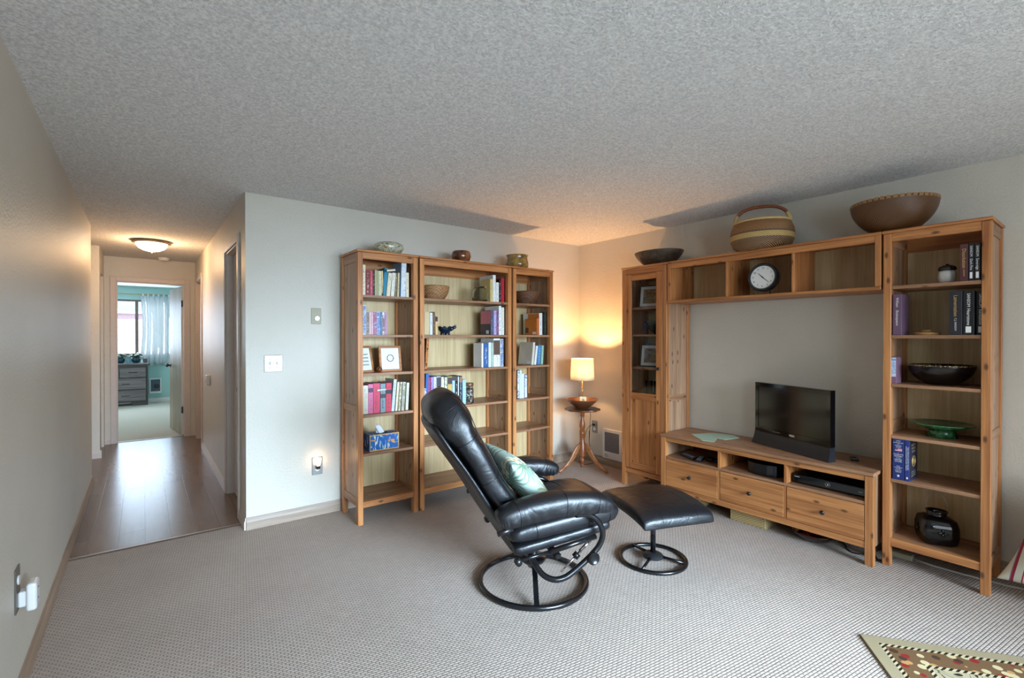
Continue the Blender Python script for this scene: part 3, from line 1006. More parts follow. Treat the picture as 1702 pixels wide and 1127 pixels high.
    (bcR, 'white book left of the blue speckled one, fourth shelf, corner bookcase', 0.1440, 0.785, 0.0274, 0.2240, S(222,228,232), GREY, 0, {}),
    (bcR, 'blue speckled book at the right of the fourth shelf row, corner bookcase', 0.1750, 0.785, 0.0304, 0.2120, S(60,90,130), WHT, 0, dict(style="photo")),
    (bcT, 'maroon hardback novel left of two black ones, top shelf, television wall bookcase', 0.3415, 1.646, 0.0314, 0.1980, S(84,44,46), TAN, 0, dict(text=[("Dissolution",.62,GOLD,.022),("C. J. SANSOM",.26,GOLD,.009)])),
    (bcT, 'black hardback novel in the middle of three, top shelf, television wall bookcase', 0.3755, 1.646, 0.0204, 0.2000, S(24,22,26), TAN, 0, dict(text=[("SANSOM",.78,WHITEI,.0145),("Dark Fire",.43,WHITEI,.0155)],sticker=True)),
    (bcT, 'black hardback novel at the right end of the top shelf, television wall bookcase', 0.3985, 1.646, 0.0224, 0.1970, S(24,22,26), TAN, 0, dict(text=[("SANSOM",.78,WHITEI,.0145),("Sovereign",.43,WHITEI,.0155)],sticker=True)),
    (bcT, 'mauve hardback about a playwright at the left of the second shelf, television wall bookcase', 0.0515, 1.358, 0.0404, 0.2370, S(106,78,100), TAN, 0, dict(text=[("William",.80,WHITEI,.018),("Shakespeare",.42,WHITEI,.018)],d=.15)),
    (bcT, 'thick dark grey hardback novel on the second shelf, television wall bookcase', 0.2985, 1.358, 0.0524, 0.2380, S(40,38,44), TAN, 0, dict(text=[("Lamentation",.66,GOLD,.023),("C.J. SANSOM",.24,WHITEI,.012)])),
    (bcT, 'thick black hardback novel between dark grey and cropped ones, television wall bookcase', 0.3545, 1.358, 0.0434, 0.2340, S(18,18,22), TAN, 0, dict(text=[("SANSOM",.79,WHITEI,.0185),("Heartstone",.41,WHITEI,.0195)],sticker=True)),
    (bcT, 'black hardback novel partly behind the right post, television wall bookcase', 0.4005, 1.358, 0.0324, 0.2310, S(18,18,22), TAN, 0, dict(text=[("SANSOM",.79,WHITEI,.0185),("Revelation",.41,WHITEI,.0195)],sticker=True)),
    (bcT, 'blue history book with a flag on its spine, lower shelf, television wall bookcase', 0.0535, 0.516, 0.0534, 0.2380, S(24,44,112), WHT, 0, dict(d=.16)),
    (bcT, 'slimmer blue book with a round seal on its cover, beside the flag spine one', 0.1105, 0.516, 0.0214, 0.2380, S(30,52,124), WHT, 0, dict(d=.16)),
]

FR = {'bcL': bcL, 'bcM': bcM, 'bcR': bcR, 'bcT': bcT}
for (case, desc, x, z, w, h, col, ink, lean, opt) in BOOKS:
    text = opt.pop('text', None)
    sticker = opt.pop('sticker', False)
    if 'h' in opt:
        h = opt.pop('h')
    if case is bcT:
        opt.setdefault('d', 0.17)
        opt.setdefault('lean', 0) if False else None
        opt['y'] = 0.016 if x + w < 0.425 else 0.054
        opt['group'] = 'books on the television wall'
        opt['print_'] = False
    o, R_, ox = book(case, desc, x, z, w, h, col, ink, lean, **opt)
    if text:
        for s_, fz, m_, size in text:
            M = Mxyz((0, 0, -1), (1, 0, 0), (0, -1, 0), (w / 2, -0.0006, h * fz))
            text_part('title', s_, size, M, m_, o)
    if sticker:
        MB().box(w * 0.25, w * 0.75, -0.0009, 0, 0.012, 0.045).build('library_sticker', WHITEI, o)
    if 'orange cover' in desc:
        side_patch(o, R_, ox, 0.004, 0.165, 0.003, h - 0.004, cover_mat(ORANGE), 'orange_cover')
        side_patch(o, R_, ox - 0.0006, 0.01, 0.06, 0.008, 0.03, WHITEI, 'barcode_label')
        side_patch(o, R_, ox - 0.0006, 0.12, 0.165, 0.02, 0.07, cover_mat(S(60, 50, 50)), 'author_photo')
    if 'pink and black cover' in desc:
        side_patch(o, R_, ox, 0.004, 0.155, h * 0.45, h - 0.004, cover_mat(S(206, 110, 130)), 'cover_print')
        side_patch(o, R_, ox, 0.004, 0.155, 0.004, h * 0.45, cover_mat(S(50, 44, 60)), 'cover_print')
        side_patch(o, R_, ox - 0.0006, 0.03, 0.07, 0.01, 0.04, WHITEI, 'barcode_label')
    if 'yellowish covered' in desc:
        side_patch(o, R_, ox - 0.0006, 0.03, 0.07, 0.008, 0.03, WHITEI, 'barcode_label')
    if 'grey back cover' in desc:
        side_patch(o, R_, ox - 0.0006, 0.02, 0.07, 0.01, 0.035, WHITEI, 'barcode_label')
    if 'flag on its spine' in desc:
        M = lambda z_: Mxyz((1, 0, 0), (0, 0, 1), (0, -1, 0), (w / 2, -0.0006, z_))
        for z_, s_, sz in ((.945, 'LARRY', .0075), (.90, 'SCHWEIKART', .0075), (.865, 'AND', .005), (.83, 'MICHAEL', .0075), (.795, 'ALLEN', .0075), (.66, 'A', .006), (.615, "PATRIOT'S", .0098), (.57, 'HISTORY', .0098), (.53, 'OF THE', .006), (.49, 'UNITED', .0098), (.445, 'STATES', .0098), (.33, 'FROM', .006), (.295, 'COLUMBUS', .0072), (.26, 'TO THE', .006), (.225, 'WAR ON', .0072), (.19, 'TERROR', .0072)):
            text_part('title', s_, sz, M(h * z_), WHITEI, o)
        fl = MB().box(w * 0.22, w * 0.82, -0.001, 0, h * 0.70, h * 0.765).build('flag', cover_mat(S(214, 120, 130)), o)
        MB().box(w * 0.22, w * 0.46, -0.0014, -0.001, h * 0.73, h * 0.765).build('flag_canton', cover_mat(S(70, 80, 130)), fl)
        MB().box(w * 0.46, w * 0.82, -0.0014, -0.001, h * 0.73, h * 0.738).box(w * 0.22, w * 0.82, -0.0014, -0.001, h * 0.712, h * 0.720).build('flag_stripes', WHITEI, fl)
        MB().box(w * 0.42, w * 0.60, -0.001, 0, h * 0.07, h * 0.12).build('emblem', WHITEI, o)
    if 'round seal' in desc:
        M = lambda x_, z_: Mxyz((0, 0, -1), (1, 0, 0), (0, -1, 0), (w * x_, -0.0006, h * z_))
        text_part('title', "THE PATRIOT'S HISTORY READER", .0088, M(.66, .55), WHITEI, o)
        text_part('title', 'ESSENTIAL DOCUMENTS FOR EVERY AMERICAN', .0064, M(.28, .55), WHITEI, o)
        MB().box(w * 0.35, w * 0.65, -0.001, 0, h * 0.05, h * 0.10).build('emblem', WHITEI, o)
        side_patch(o, R_, w, 0.003, 0.156, 0.004, h - 0.004, plain('dark_cover', S(44, 44, 62), .5), 'dark_cover', side=1)
        MB().tube([(w + 0.001, 0.08 + 0.03 * math.cos(a), h * 0.45 + 0.03 * math.sin(a)) for a in [2 * PI * q / 24 for q in range(24)]], 0.0025, n=6, loop=True).cyl((w + 0.0004, 0.08, h * 0.45), (w + 0.0012, 0.08, h * 0.45), 0.018).build('round_seal', GOLD, o)
        M = lambda z_: Mxyz((0, 1, 0), (0, 0, 1), (1, 0, 0), (w + 0.0008, 0.08, h * z_))
        for z_, s_, sz in ((.93, 'THE', .009), (.85, "PATRIOT'S", .018), (.77, 'HISTORY', .018), (.69, 'READER', .018), (.2, 'LARRY SCHWEIKART', .009), (.15, 'DAVE DOUGHERTY', .009), (.1, 'AND MICHAEL ALLEN', .009)):
            text_part('title', s_, sz, M(z_), plain('grey_lettering', S(150, 140, 120), .5), o)
    o['_'] = 0
    del o['_']

# small boxed book in the third compartment
t = thing('boxed_book', 'small box with blue and pink cover beside the large black bowl', 'box', (XF + 0.02, -2.8835, 1.0745), -PI / 2)
MB().box(0, 0.036, 0, 0.10, 0, 0.155, 0.001).build('box_body', plain('mauve_card', S(128, 92, 112), .5), t)
MB().box(0.002, 0.034, -0.0006, 0, 0.04, 0.152).build('front_print', print_mat(S(60, 120, 190), S(210, 220, 235), 'photo'), t)

# two books lying on top of upright ones


def lying(label, M, w, d, h, col):
    o = MB().box(0, w, 0, d, 0, 0.002, M=M).box(0, w, 0, d, h - 0.002, h, M=M).box(0, 0.002, 0, d, 0.002, h - 0.002, M=M).build('book', cover_mat(col))
    setp(o, label, 'book', 'books in the pine bookcases')
    MB().box(0.002, w - 0.004, 0.003, d - 0.003, 0.002, h - 0.002, M=M).build('page_block', PAPER, o)
    return o


lying('dark blue grey book lying across the tops of the cream books, top shelf, left bookcase', Matrix.Translation((L_X + 0.232, YF + 0.03, 1.828)) @ Matrix.Rotation(math.radians(-9), 4, 'Y'), 0.075, 0.14, 0.018, S(60, 74, 90))
lying('dark grey book lying on top of the crimson and grey teal books', Matrix.Translation((L_X + 0.165, YF + 0.05, 0.9445)) @ Matrix.Rotation(math.radians(-3), 4, 'Y'), 0.075, 0.13, 0.014, S(80, 90, 100))

# ------------------------------------------------------------------ things in the bookcases


def weave(name, lo, hi, scale=(60, 60, 90), rough=0.6, bands=None, b=0.5):
    k = N(name)
    v = k.coord('Object', scale)
    w1 = k.n('ShaderNodeTexWave', wave_type='BANDS', bands_direction='Z')
    w1.inputs['Scale'].default_value = 0.6
    w1.inputs['Distortion'].default_value = 1.5
    k.l(v, w1.inputs['Vector'])
    ck = k.n('ShaderNodeTexChecker')
    ck.inputs['Scale'].default_value = 1.0
    k.l(v, ck.inputs['Vector'])
    f = k.math('ADD', k.math('MULTIPLY', w1.outputs['Fac'], 0.5), k.math('MULTIPLY', ck.outputs['Fac'], 0.4))
    k.set(k.ramp(f, [(0.15, lo), (0.8, hi)]), rough)
    k.bump(f, b, 0.004)
    return k.m


def bowl_shell(r, z0, zt, t=0.008, base=0.5, curve=1.7, n=14, foot=0.0):
    """closed profile of an open bowl"""
    out, inn = [], []
    for q in range(n + 1):
        s = q / n
        rr = r * (base + (1 - base) * (1 - (1 - s) ** curve))
        out.append((rr, z0 + foot + (zt - z0 - foot) * s))
    for q in range(n, -1, -1):
        s = q / n
        rr = r * (base + (1 - base) * (1 - (1 - s) ** curve)) - t
        inn.append((max(rr, 0.004), z0 + foot + t + (zt - z0 - foot - t) * s))
    pr = [(0, z0)] + ([(r * base * 0.92, z0), (r * base * 0.92, z0 + foot)] if foot else []) + out + inn + [(0, z0 + foot + t)]
    return pr


WICK = weave('woven_reed', S(120, 78, 44), S(196, 148, 100))
WICKD = weave('dark_woven_reed', S(70, 40, 24), S(134, 92, 62))
WICKL = weave('light_wicker', S(150, 122, 74), S(220, 196, 144), scale=(70, 70, 110))


def single(name, label, cat, mb, m, loc, smooth=True, group=None, rz=0.0):
    o = mb.build(name, m, smooth=smooth, loc=loc, rot=(0, 0, rz))
    return setp(o, label, cat, group)


t = thing('woven_bowl', 'round woven reed bowl on the top shelf of the wide bookcase', 'bowl', (-1.945, -0.265, 1.6485))
MB().lathe(bowl_shell(0.118, 0, 0.108, 0.006, 0.6, 2.4)).build('bowl_body', WICK, t, autosmooth=50)
MB().tube([(0.116 * math.cos(2 * PI * q / 32), 0.116 * math.sin(2 * PI * q / 32), 0.108) for q in range(32)], 0.005, n=8, loop=True).build('rim', WICK, t, smooth=True)
t = thing('woven_bowl', 'brown woven bowl on the top shelf of the corner bookcase', 'bowl', (-0.955, -0.245, 1.6485))
MB().lathe(bowl_shell(0.128, 0, 0.118, 0.007, 0.55, 2.0)).build('bowl_body', WICKD, t, autosmooth=50)
MB().tube([(0.125 * math.cos(2 * PI * q / 32), 0.125 * math.sin(2 * PI * q / 32), 0.118) for q in range(32)], 0.006, n=8, loop=True).build('rim', WICKD, t, smooth=True)

t = thing('glass_jar', 'clear glass jar with a glass lid on the top shelf, wide bookcase', 'jar', (-1.545, -0.335, 1.6485))
MB().lathe([(0, 0), (0.058, 0), (0.068, 0.012), (0.070, 0.05), (0.066, 0.085), (0.046, 0.105), (0.046, 0.115), (0.041, 0.115), (0.041, 0.103), (0.061, 0.083), (0.065, 0.05), (0.062, 0.014), (0, 0.006)]).build('jar_body', JGLASS, t, smooth=True)
MB().lathe([(0, 0.1155), (0.050, 0.1155), (0.052, 0.122), (0.048, 0.128), (0, 0.130)]).build('lid', JGLASS, t, smooth=True)

k = N('dark_blue_glass')
k.set(S(8, 34, 52), 0.08, spec=0.8)
DBG = k.m
t = thing('creature_bowl', 'dark blue glass bowl shaped like an animal with wavy rim', 'bowl', (-1.885, -0.33, 1.3625))
mb = MB()
prof = bowl_shell(0.058, 0.012, 0.066, 0.005, 0.5, 2.0)
mb.lathe(prof, n=40)
for v in mb.bm.verts:
    rr = math.hypot(v.co.x, v.co.y)
    if rr > 0.045:
        a = math.atan2(v.co.y, v.co.x)
        v.co.z += 0.006 * math.sin(8 * a) * (rr - 0.045) / 0.013
mb.build('bowl_body', DBG, t, smooth=True)
MB().lathe([(0, -0.013), (0.012, -0.009), (0.018, 0), (0.014, 0.010), (0, 0.015)], n=16, c=(0.088, 0, 0.062)).tube([(0.05, 0, 0.045), (0.068, 0, 0.053), (0.085, 0, 0.062)], [0.016, 0.014, 0.012], n=10).tube([(0.09, -0.006, 0.07), (0.1, -0.012, 0.085)], [0.004, 0.002], n=6).tube([(0.09, 0.006, 0.07), (0.1, 0.012, 0.085)], [0.004, 0.002], n=6).build('head', DBG, t, smooth=True)
for a in (0.8, 2.3, 3.9, 5.5):
    MB().cyl((0.032 * math.cos(a), 0.032 * math.sin(a), 0.0), (0.032 * math.cos(a), 0.032 * math.sin(a), 0.018), 0.009, 0.01, n=10).build('foot', DBG, t, smooth=True)

t = thing('shell_jar', 'lidded glass jar of mixed shells above the recliner headrest', 'jar', (-1.668, -0.355, 0.7855))
k = N('mixed_shells')
v = k.coord('Object')
vo = k.n('ShaderNodeTexVoronoi')
vo.inputs['Scale'].default_value = 95
k.l(v, vo.inputs['Vector'])
sc = k.n('ShaderNodeSeparateColor')
k.l(vo.outputs['Color'], sc.inputs[0])
k.set(k.ramp(sc.outputs[0], [(0.0, S(40, 50, 60)), (0.35, S(120, 110, 100)), (0.6, S(230, 226, 216)), (0.8, S(176, 130, 96)), (1.0, S(240, 240, 236))], 'CONSTANT'), 0.3)
k.bump(vo.outputs['Distance'], 0.8, 0.006)
MB().lathe([(0, 0.002), (0.030, 0.002), (0.034, 0.008), (0.034, 0.125), (0.028, 0.135), (0, 0.14)]).build('shell_filling', k.m, t, smooth=True)
MB().lathe([(0, 0), (0.034, 0), (0.037, 0.006), (0.037, 0.13), (0.031, 0.142), (0.031, 0.150), (0.0295, 0.150), (0.0295, 0.141), (0.0352, 0.129), (0.0352, 0.006), (0, 0.001)]).build('jar_body', JGLASS, t, smooth=True)
MB().lathe([(0, 0.1505), (0.036, 0.1505), (0.037, 0.153), (0.037, 0.170), (0.034, 0.174), (0, 0.174)]).build('lid', plain('brown_lid', S(120, 84, 62), .35, .3), t, autosmooth=40)

# picture frames


def frame(name, label, loc, rz, lean, w, h, fw, mf, mm, matw, mpic, depth=0.014, extra=None):
    t = thing(name, label, 'picture frame', loc, rz)
    R_ = Matrix.Rotation(-math.radians(lean), 4, 'X')
    mb = MB()
    mb.box(-w / 2, -w / 2 + fw, 0, depth, 0, h, 0.002, M=R_).box(w / 2 - fw, w / 2, 0, depth, 0, h, 0.002, M=R_).box(-w / 2 + fw, w / 2 - fw, 0, depth, 0, fw, 0.002, M=R_).box(-w / 2 + fw, w / 2 - fw, 0, depth, h - fw, h, 0.002, M=R_)
    mb.build('frame_moulding', mf, t)
    MB().box(-w / 2 + fw, w / 2 - fw, depth * 0.5, depth * 0.8, fw, h - fw, M=R_).build('mat_board', mm, t)
    MB().box(-w / 2 + fw + matw, w / 2 - fw - matw, depth * 0.5 - 0.0006, depth * 0.5, fw + matw, h - fw - matw, M=R_).build('picture', mpic, t)
    MB().box(-w * .12, w * .12, depth, depth + 0.004, 0.0, h * 0.7, M=Matrix.Translation((0, 0.0, 0)) @ Matrix.Rotation(math.radians(14), 4, 'X') if False else R_).build('easel_back', BLACKP, t)
    if extra:
        extra(t, R_, w, h, depth)
    return t


FRW = wood('frame_wood', 0, S(150, 94, 52), S(186, 126, 78), knots=2)
IVORY = plain('ivory_card', S(226, 226, 218), 0.7, var=0.02)


def wreath(t, R_, w, h, depth):
    pts = [R_ @ Vector((0.001 + 0.025 * math.cos(a), depth * 0.5 - 0.0018, h * 0.52 + 0.025 * math.sin(a))) for a in [2 * PI * q / 28 for q in range(28)]]
    MB().tube(pts, [0.0026 if q % 3 else 0.0042 for q in range(28)], n=6, loop=True).build('wreath_drawing', plain('slate_ink', S(84, 96, 110), .6), t)


def script(t, R_, w, h, depth):
    for q in range(4):
        z = h * (0.68 - 0.13 * q)
        pts = [R_ @ Vector((-w * 0.27 + w * 0.5 * s / 24, depth * 0.5 - 0.0014, z + 0.006 * math.sin(s * 1.7 + q))) for s in range(25)]
        MB().tube(pts, 0.0014, n=5).build('script_line', BLACKI, t)


frame('picture_frame', 'wooden framed card with a round wreath drawing, left bookcase', (-2.347, -0.325, 1.0845), 0, 9, 0.176, 0.196, 0.017, FRW, IVORY, 0.026, IVORY, extra=wreath)
frame('picture_frame', 'wooden framed card with black script turned partly behind the left post', (-2.527, -0.310, 1.0845), math.radians(20), 13, 0.140, 0.200, 0.016, FRW, IVORY, 0.02, IVORY, extra=script)
single('wooden_ball', 'small turned wooden ball between the two wooden framed cards', 'ornament', MB().lathe([(0, 0), (0.010, 0.0), (0.014, 0.006), (0.020, 0.016), (0.021, 0.022), (0.018, 0.033), (0.009, 0.040), (0.004, 0.046), (0, 0.047)], n=24), plain('polished_brown_wood', S(112, 58, 30), .25), (-2.452, -0.352, 1.0845))

# tissue box
t = thing('tissue_box', 'tissue box printed with blue and yellow lilies in the left bookcase', 'tissue box', (-2.531, -0.362, 0.5065), 0)
k = N('lily_print')
v = k.coord('Object', (1, 1, 1))
f = k.noise(k.coord('Object', (30, 30, 12), (0, 0.5, 0)), 1.0, 2, 0.5, 1.6)
g = k.noise(k.coord('Object', (14, 14, 26), (0, -0.6, 0)), 1.0, 2, 0.5, 1.2)
c1 = k.ramp(f, [(0.56, S(20, 96, 176)), (0.60, S(110, 176, 210)), (0.66, S(236, 232, 200))])
c2 = k.ramp(g, [(0.60, (0, 0, 0)), (0.64, (1, 1, 1))])
k.set(k.mix(c2, c1, S(226, 160, 60)), 0.5)
LILY = k.m
MB().box(0, 0.228, 0, 0.115, 0, 0.118, 0.001).build('box_body', LILY, t)
eg = MB()
for a in ((0, 0.228, -0.0006, 0, 0, 0.006), (0, 0.228, -0.0006, 0, 0.112, 0.118), (0, 0.005, -0.0006, 0, 0.006, 0.112), (0.223, 0.228, -0.0006, 0, 0.006, 0.112)):
    eg.box(*a)
eg.build('yellow_border', plain('yellow_card_edge', S(226, 176, 80), .5), t)
MB().lathe([(0, 0), (0.05, 0), (0.05, 0.0008), (0, 0.0008)], n=30, c=(0.114, 0.0575, 0.118), sy=0.5).build('slot', DKHOLE, t)
mb = MB()
rings = []
for q in range(9):
    s = q / 8
    ring = []
    for j in range(20):
        a = 2 * PI * j / 20
        rr = 0.036 * (1 - 0.45 * s) * (1 + 0.35 * math.sin(3 * a + s * 3)) * (1 if q < 7 else 0.55)
        ring.append((0.105 - 0.03 * s + rr * math.cos(a) * 0.8, 0.0575 + rr * math.sin(a) * 0.32, 0.119 + 0.062 * s + 0.008 * math.sin(2 * a + 1) * s))
    rings.append(ring)
mb.rings(rings)
mb.build('tissue', plain('white_tissue', S(238, 240, 244), .8, var=.02), t, smooth=True)

# ---------------- television wall bookcase contents (world x = depth, y = along the wall)
t = thing('lidded_jar', 'small white ceramic jar with dark lid beside the maroon novel', 'jar', (-0.265, -3.125, 1.6465))
MB().lathe([(0, 0), (0.024, 0), (0.034, 0.012), (0.040, 0.035), (0.037, 0.062), (0.030, 0.074), (0, 0.074)]).build('jar_body', plain('glazed_white', S(214, 212, 206), .2), t, smooth=True)
MB().lathe([(0, 0.0745), (0.039, 0.0745), (0.041, 0.080), (0.036, 0.094), (0.018, 0.102), (0.008, 0.103), (0.007, 0.110), (0, 0.111)]).build('lid', plain('dark_brown_glaze', S(44, 34, 32), .25), t, smooth=True)
t = thing('wooden_trivet', 'round pale wooden trivet lying on the second shelf, television wall bookcase', 'trivet', (-0.275, -3.04, 1.3585))
MB().lathe([(0, 0), (0.058, 0), (0.061, 0.004), (0.061, 0.012), (0.055, 0.016), (0, 0.016)]).build('disc', plain('pale_turned_wood', S(184, 136, 82), .4), t, autosmooth=40)
MB().lathe([(0, 0.0165), (0.020, 0.0165), (0.022, 0.022), (0.018, 0.028), (0, 0.028)]).build('knob', plain('pale_turned_wood', S(184, 136, 82), .4), t, autosmooth=40)
# black lacquer bowl with patterned interior
t = thing('lacquer_bowl', 'wide black bowl with cream dotted rim on the third shelf, television wall bookcase', 'bowl', (-0.20, -3.088, 1.0745))
pr = bowl_shell(0.150, 0, 0.112, 0.006, 0.45, 2.1)
MB().lathe(pr, n=48).build('bowl_body', plain('black_lacquer', S(22, 14, 12), .22), t, smooth=True)
k = N('dotted_inlay')
v = k.coord('Object', (1, 1, 1))
vo = k.n('ShaderNodeTexVoronoi')
vo.inputs['Scale'].default_value = 150
k.l(v, vo.inputs['Vector'])
k.set(k.ramp(vo.outputs['Distance'], [(0.38, S(206, 176, 126)), (0.46, S(40, 26, 20))]), .35)
MB().lathe([(0.1435, 0.104), (0.1442, 0.1132), (0.1505, 0.1132), (0.1502, 0.106)], n=48, loop=True).lathe([(0.1432, 0.104), (0.135, 0.075), (0.110, 0.045), (0.1095, 0.0455), (0.1345, 0.0757), (0.1427, 0.1045)], n=48, loop=True).build('dotted_rim', k.m, t, smooth=True)
# green platter
k = N('green_glaze')
v = k.coord('Object')
f = k.noise(v, 40, 4, .65, .8)
k.set(k.ramp(f, [(0.3, S(16, 46, 28)), (0.55, S(52, 112, 66)), (0.75, S(110, 160, 110))]), 0.12, spec=.7)
k.bump(f, .25, .004)
GGL = k.m
t = thing('green_platter', 'green glazed footed platter on the fourth shelf, television wall bookcase', 'platter', (-0.195, -3.093, 0.7725))
MB().lathe([(0, 0.056), (0.07, 0.058), (0.142, 0.080), (0.146, 0.079), (0.143, 0.074), (0.075, 0.046), (0, 0.044)], n=44).build('dish', GGL, t, smooth=True)
MB().lathe([(0, 0.0455), (0.058, 0.0455), (0.062, 0.03), (0.069, 0.0), (0.063, 0.0), (0.055, 0.03), (0, 0.034)], n=36, sy=1.0).build('foot_ring', GGL, t, smooth=True)
# black lantern
t = thing('black_lantern', 'black ceramic lantern with wire handle on the bottom board, television wall bookcase', 'lantern', (-0.215, -3.075, 0.1655))
BLG = plain('black_glaze', S(10, 9, 10), .12, var=.2)
mb = MB()
rings = []
for (r, z, e) in ((0.066, 0, .5), (0.084, 0.012, .55), (0.092, 0.05, .6), (0.092, 0.10, .6), (0.082, 0.138, .6), (0.055, 0.155, .8), (0.046, 0.158, 1), (0.046, 0.172, 1), (0.051, 0.182, 1), (0.044, 0.182, 1), (0.040, 0.160, 1), (0.040, 0.12, 1)):
    ring = []
    for j in range(48):
        a = 2 * PI * j / 48 + 0.35
        c_, s_ = math.cos(a), math.sin(a)
        c2, s2 = math.copysign(abs(c_) ** e, c_), math.copysign(abs(s_) ** e, s_)
        lobe = 1 - (0.05 if e < 1 else 0) * abs(math.cos(2 * a)) ** 6
        ring.append((r * c2 * lobe, r * s2 * lobe, z))
    rings.append(ring)
mb.rings(rings)
mb.build('body', BLG, t, smooth=True, rot=(0, 0, 0.5))
for aa in (0, PI / 2, PI, -PI / 2):
    mo = MB()
    M = Matrix.Rotation(aa + 0.5, 4, 'Z') @ Matrix.Translation((-0.0905, 0, 0.078))
    for q in range(4):
        b_ = q * PI / 2
        mo.lathe([(0, -0.0022), (0.006, -0.0016), (0.0075, 0), (0.006, 0.0016), (0, 0.0022)], n=10, sx=1.5, M=M @ Matrix.Rotation(PI / 2, 4, 'Y') @ Matrix.Rotation(b_, 4, 'Z') @ Matrix.Translation((0.012, 0, 0)))
    mo.build('flower_relief', BLG, t, smooth=True)
MB().tube([(0, 0.052 * math.cos(a), 0.172 + 0.115 * math.sin(a)) for a in [PI * q / 20 for q in range(21)]], 0.0016, n=6).build('wire_handle', METAL, t, smooth=True)

# inside the glass-door cabinet
BFR = plain('black_frame', S(18, 18, 20), .3)
WMAT = plain('white_mat', S(206, 206, 206), .7, var=.02)
for i_, (z, lab, seedv) in enumerate(((1.6085, 'black framed brown picture on the upper shelf behind the cabinet glass', 3), (1.0785, 'black framed brown picture with a pale blossom behind the cabinet glass, middle shelf', 9))):
    k = N('sepia_landscape')
    f = k.noise(k.coord('Object', (1, 1, 1.6)), 22 + seedv, 4, .65, .6)
    k.set(k.ramp(f, [(0.35, S(50, 34, 18)), (0.5, S(110, 78, 36)), (0.68, S(170, 134, 70))]), .4)

    def ex(t, R_, w, h, depth, i_=i_):
        if i_ == 1:
            mb = MB()
            for q in range(5):
                a = 2 * PI * q / 5
                c = R_ @ Vector((-0.045 + 0.006 * math.cos(a), depth * .5 - .0012, h * .6 + .006 * math.sin(a)))
                mb.lathe([(0, -.001), (.006, 0), (0, .001)], n=8, c=c)
            mb.build('blossom', plain('cream_petals', S(220, 210, 160), .5), t)
    frame('picture_frame', lab, (-0.255, -1.165, z), -PI / 2 + math.radians(14), 10, 0.285 - .02 * i_, 0.205, 0.011, BFR, WMAT, 0.026, k.m, extra=ex)
t = thing('dark_bowl', 'dark teal ceramic bowl on the cabinet shelf between the two framed pictures', 'bowl', (-0.19, -1.165, 1.3685))
MB().lathe(bowl_shell(0.118, 0, 0.12, 0.006, 0.3, 1.6, foot=.01)).build('bowl_body', plain('dark_teal_glaze', S(24, 52, 54), .2), t, smooth=True)
for dy in (-0.045, 0.045):
    t = thing('glass_tumbler', 'clear tumbler %s on the lowest glazed shelf of the cabinet' % ('nearer the door knob' if dy < 0 else 'farther from the door knob'), 'glass', (-0.22, -1.14 + dy, 0.8305), group='glasses in the cabinet')
    MB().lathe([(0, 0), (0.028, 0), (0.034, 0.12), (0.0325, 0.12), (0.0265, 0.006), (0, 0.006)]).build('glass_wall', JGLASS, t, smooth=True)

# ---------------- on top of the furniture
ZT = 1.9725
k = N('marbled_glass')
f = k.noise(k.coord('Object', (1, 1, 1.8)), 13, 3, .5, 1.8)
k.set(k.ramp(f, [(0.36, S(120, 104, 50)), (0.45, S(196, 190, 160)), (0.58, S(170, 172, 160)), (0.66, S(116, 98, 44))], 'LINEAR'), 0.08, spec=.8)
single('art_glass_bowl', 'squat marbled olive and cream glass bowl on top of the left bookcase', 'bowl', MB().lathe([(0, 0), (0.055, 0), (0.085, 0.014), (0.106, 0.045), (0.100, 0.072), (0.078, 0.086), (0.055, 0.086), (0.055, 0.081), (0.075, 0.080), (0.094, 0.066), (0.098, 0.045), (0.08, 0.02), (0, 0.008)], n=44, sx=1.06), k.m, (-2.355, -0.30, ZT))
k = N('brown_pottery_glaze')
f = k.noise(k.coord('Object', (1, 1, .8)), 14, 3, .5, 1.0)
k.set(k.ramp(f, [(0.38, S(70, 38, 22)), (0.6, S(140, 86, 50))]), 0.1, spec=.8)
single('pottery_bowl', 'small rounded brown glazed pot on top of the wide bookcase', 'pot', MB().lathe([(0, 0), (0.045, 0), (0.072, 0.020), (0.084, 0.052), (0.078, 0.085), (0.068, 0.098), (0.062, 0.098), (0.071, 0.083), (0.077, 0.052), (0.066, 0.024), (0, 0.01)], n=40), k.m, (-1.700, -0.28, ZT))
k = N('olive_pottery_glaze')
f = k.noise(k.coord('Object', (1, 1, 1)), 22, 3, .6, .4)
k.set(k.ramp(f, [(0.35, S(104, 78, 36)), (0.65, S(158, 128, 70))]), 0.14, spec=.7)
single('flared_pot', 'olive brown flared pot on top of the corner bookcase', 'pot', MB().lathe([(0, 0), (0.085, 0), (0.101, 0.018), (0.104, 0.045), (0.096, 0.080), (0.092, 0.105), (0.103, 0.124), (0.098, 0.125), (0.086, 0.106), (0.090, 0.08), (0.098, 0.046), (0.09, 0.022), (0, 0.01)], n=44), k.m, (-1.098, -0.285, ZT))
k = N('dark_stone')
f = k.noise(k.coord('Object'), 30, 5, .7, .5)
k.set(k.ramp(f, [(0.3, S(40, 32, 26)), (0.6, S(84, 72, 58)), (0.8, S(120, 108, 90))]), 0.4)
k.bump(f, .4, .006)
single('stone_bowl', 'wide dark stone bowl on top of the glass door cabinet', 'bowl', MB().lathe(bowl_shell(0.225, 0, 0.125, 0.014, 0.5, 1.5), n=48, sx=0.78), k.m, (-0.205, -1.182, ZT))

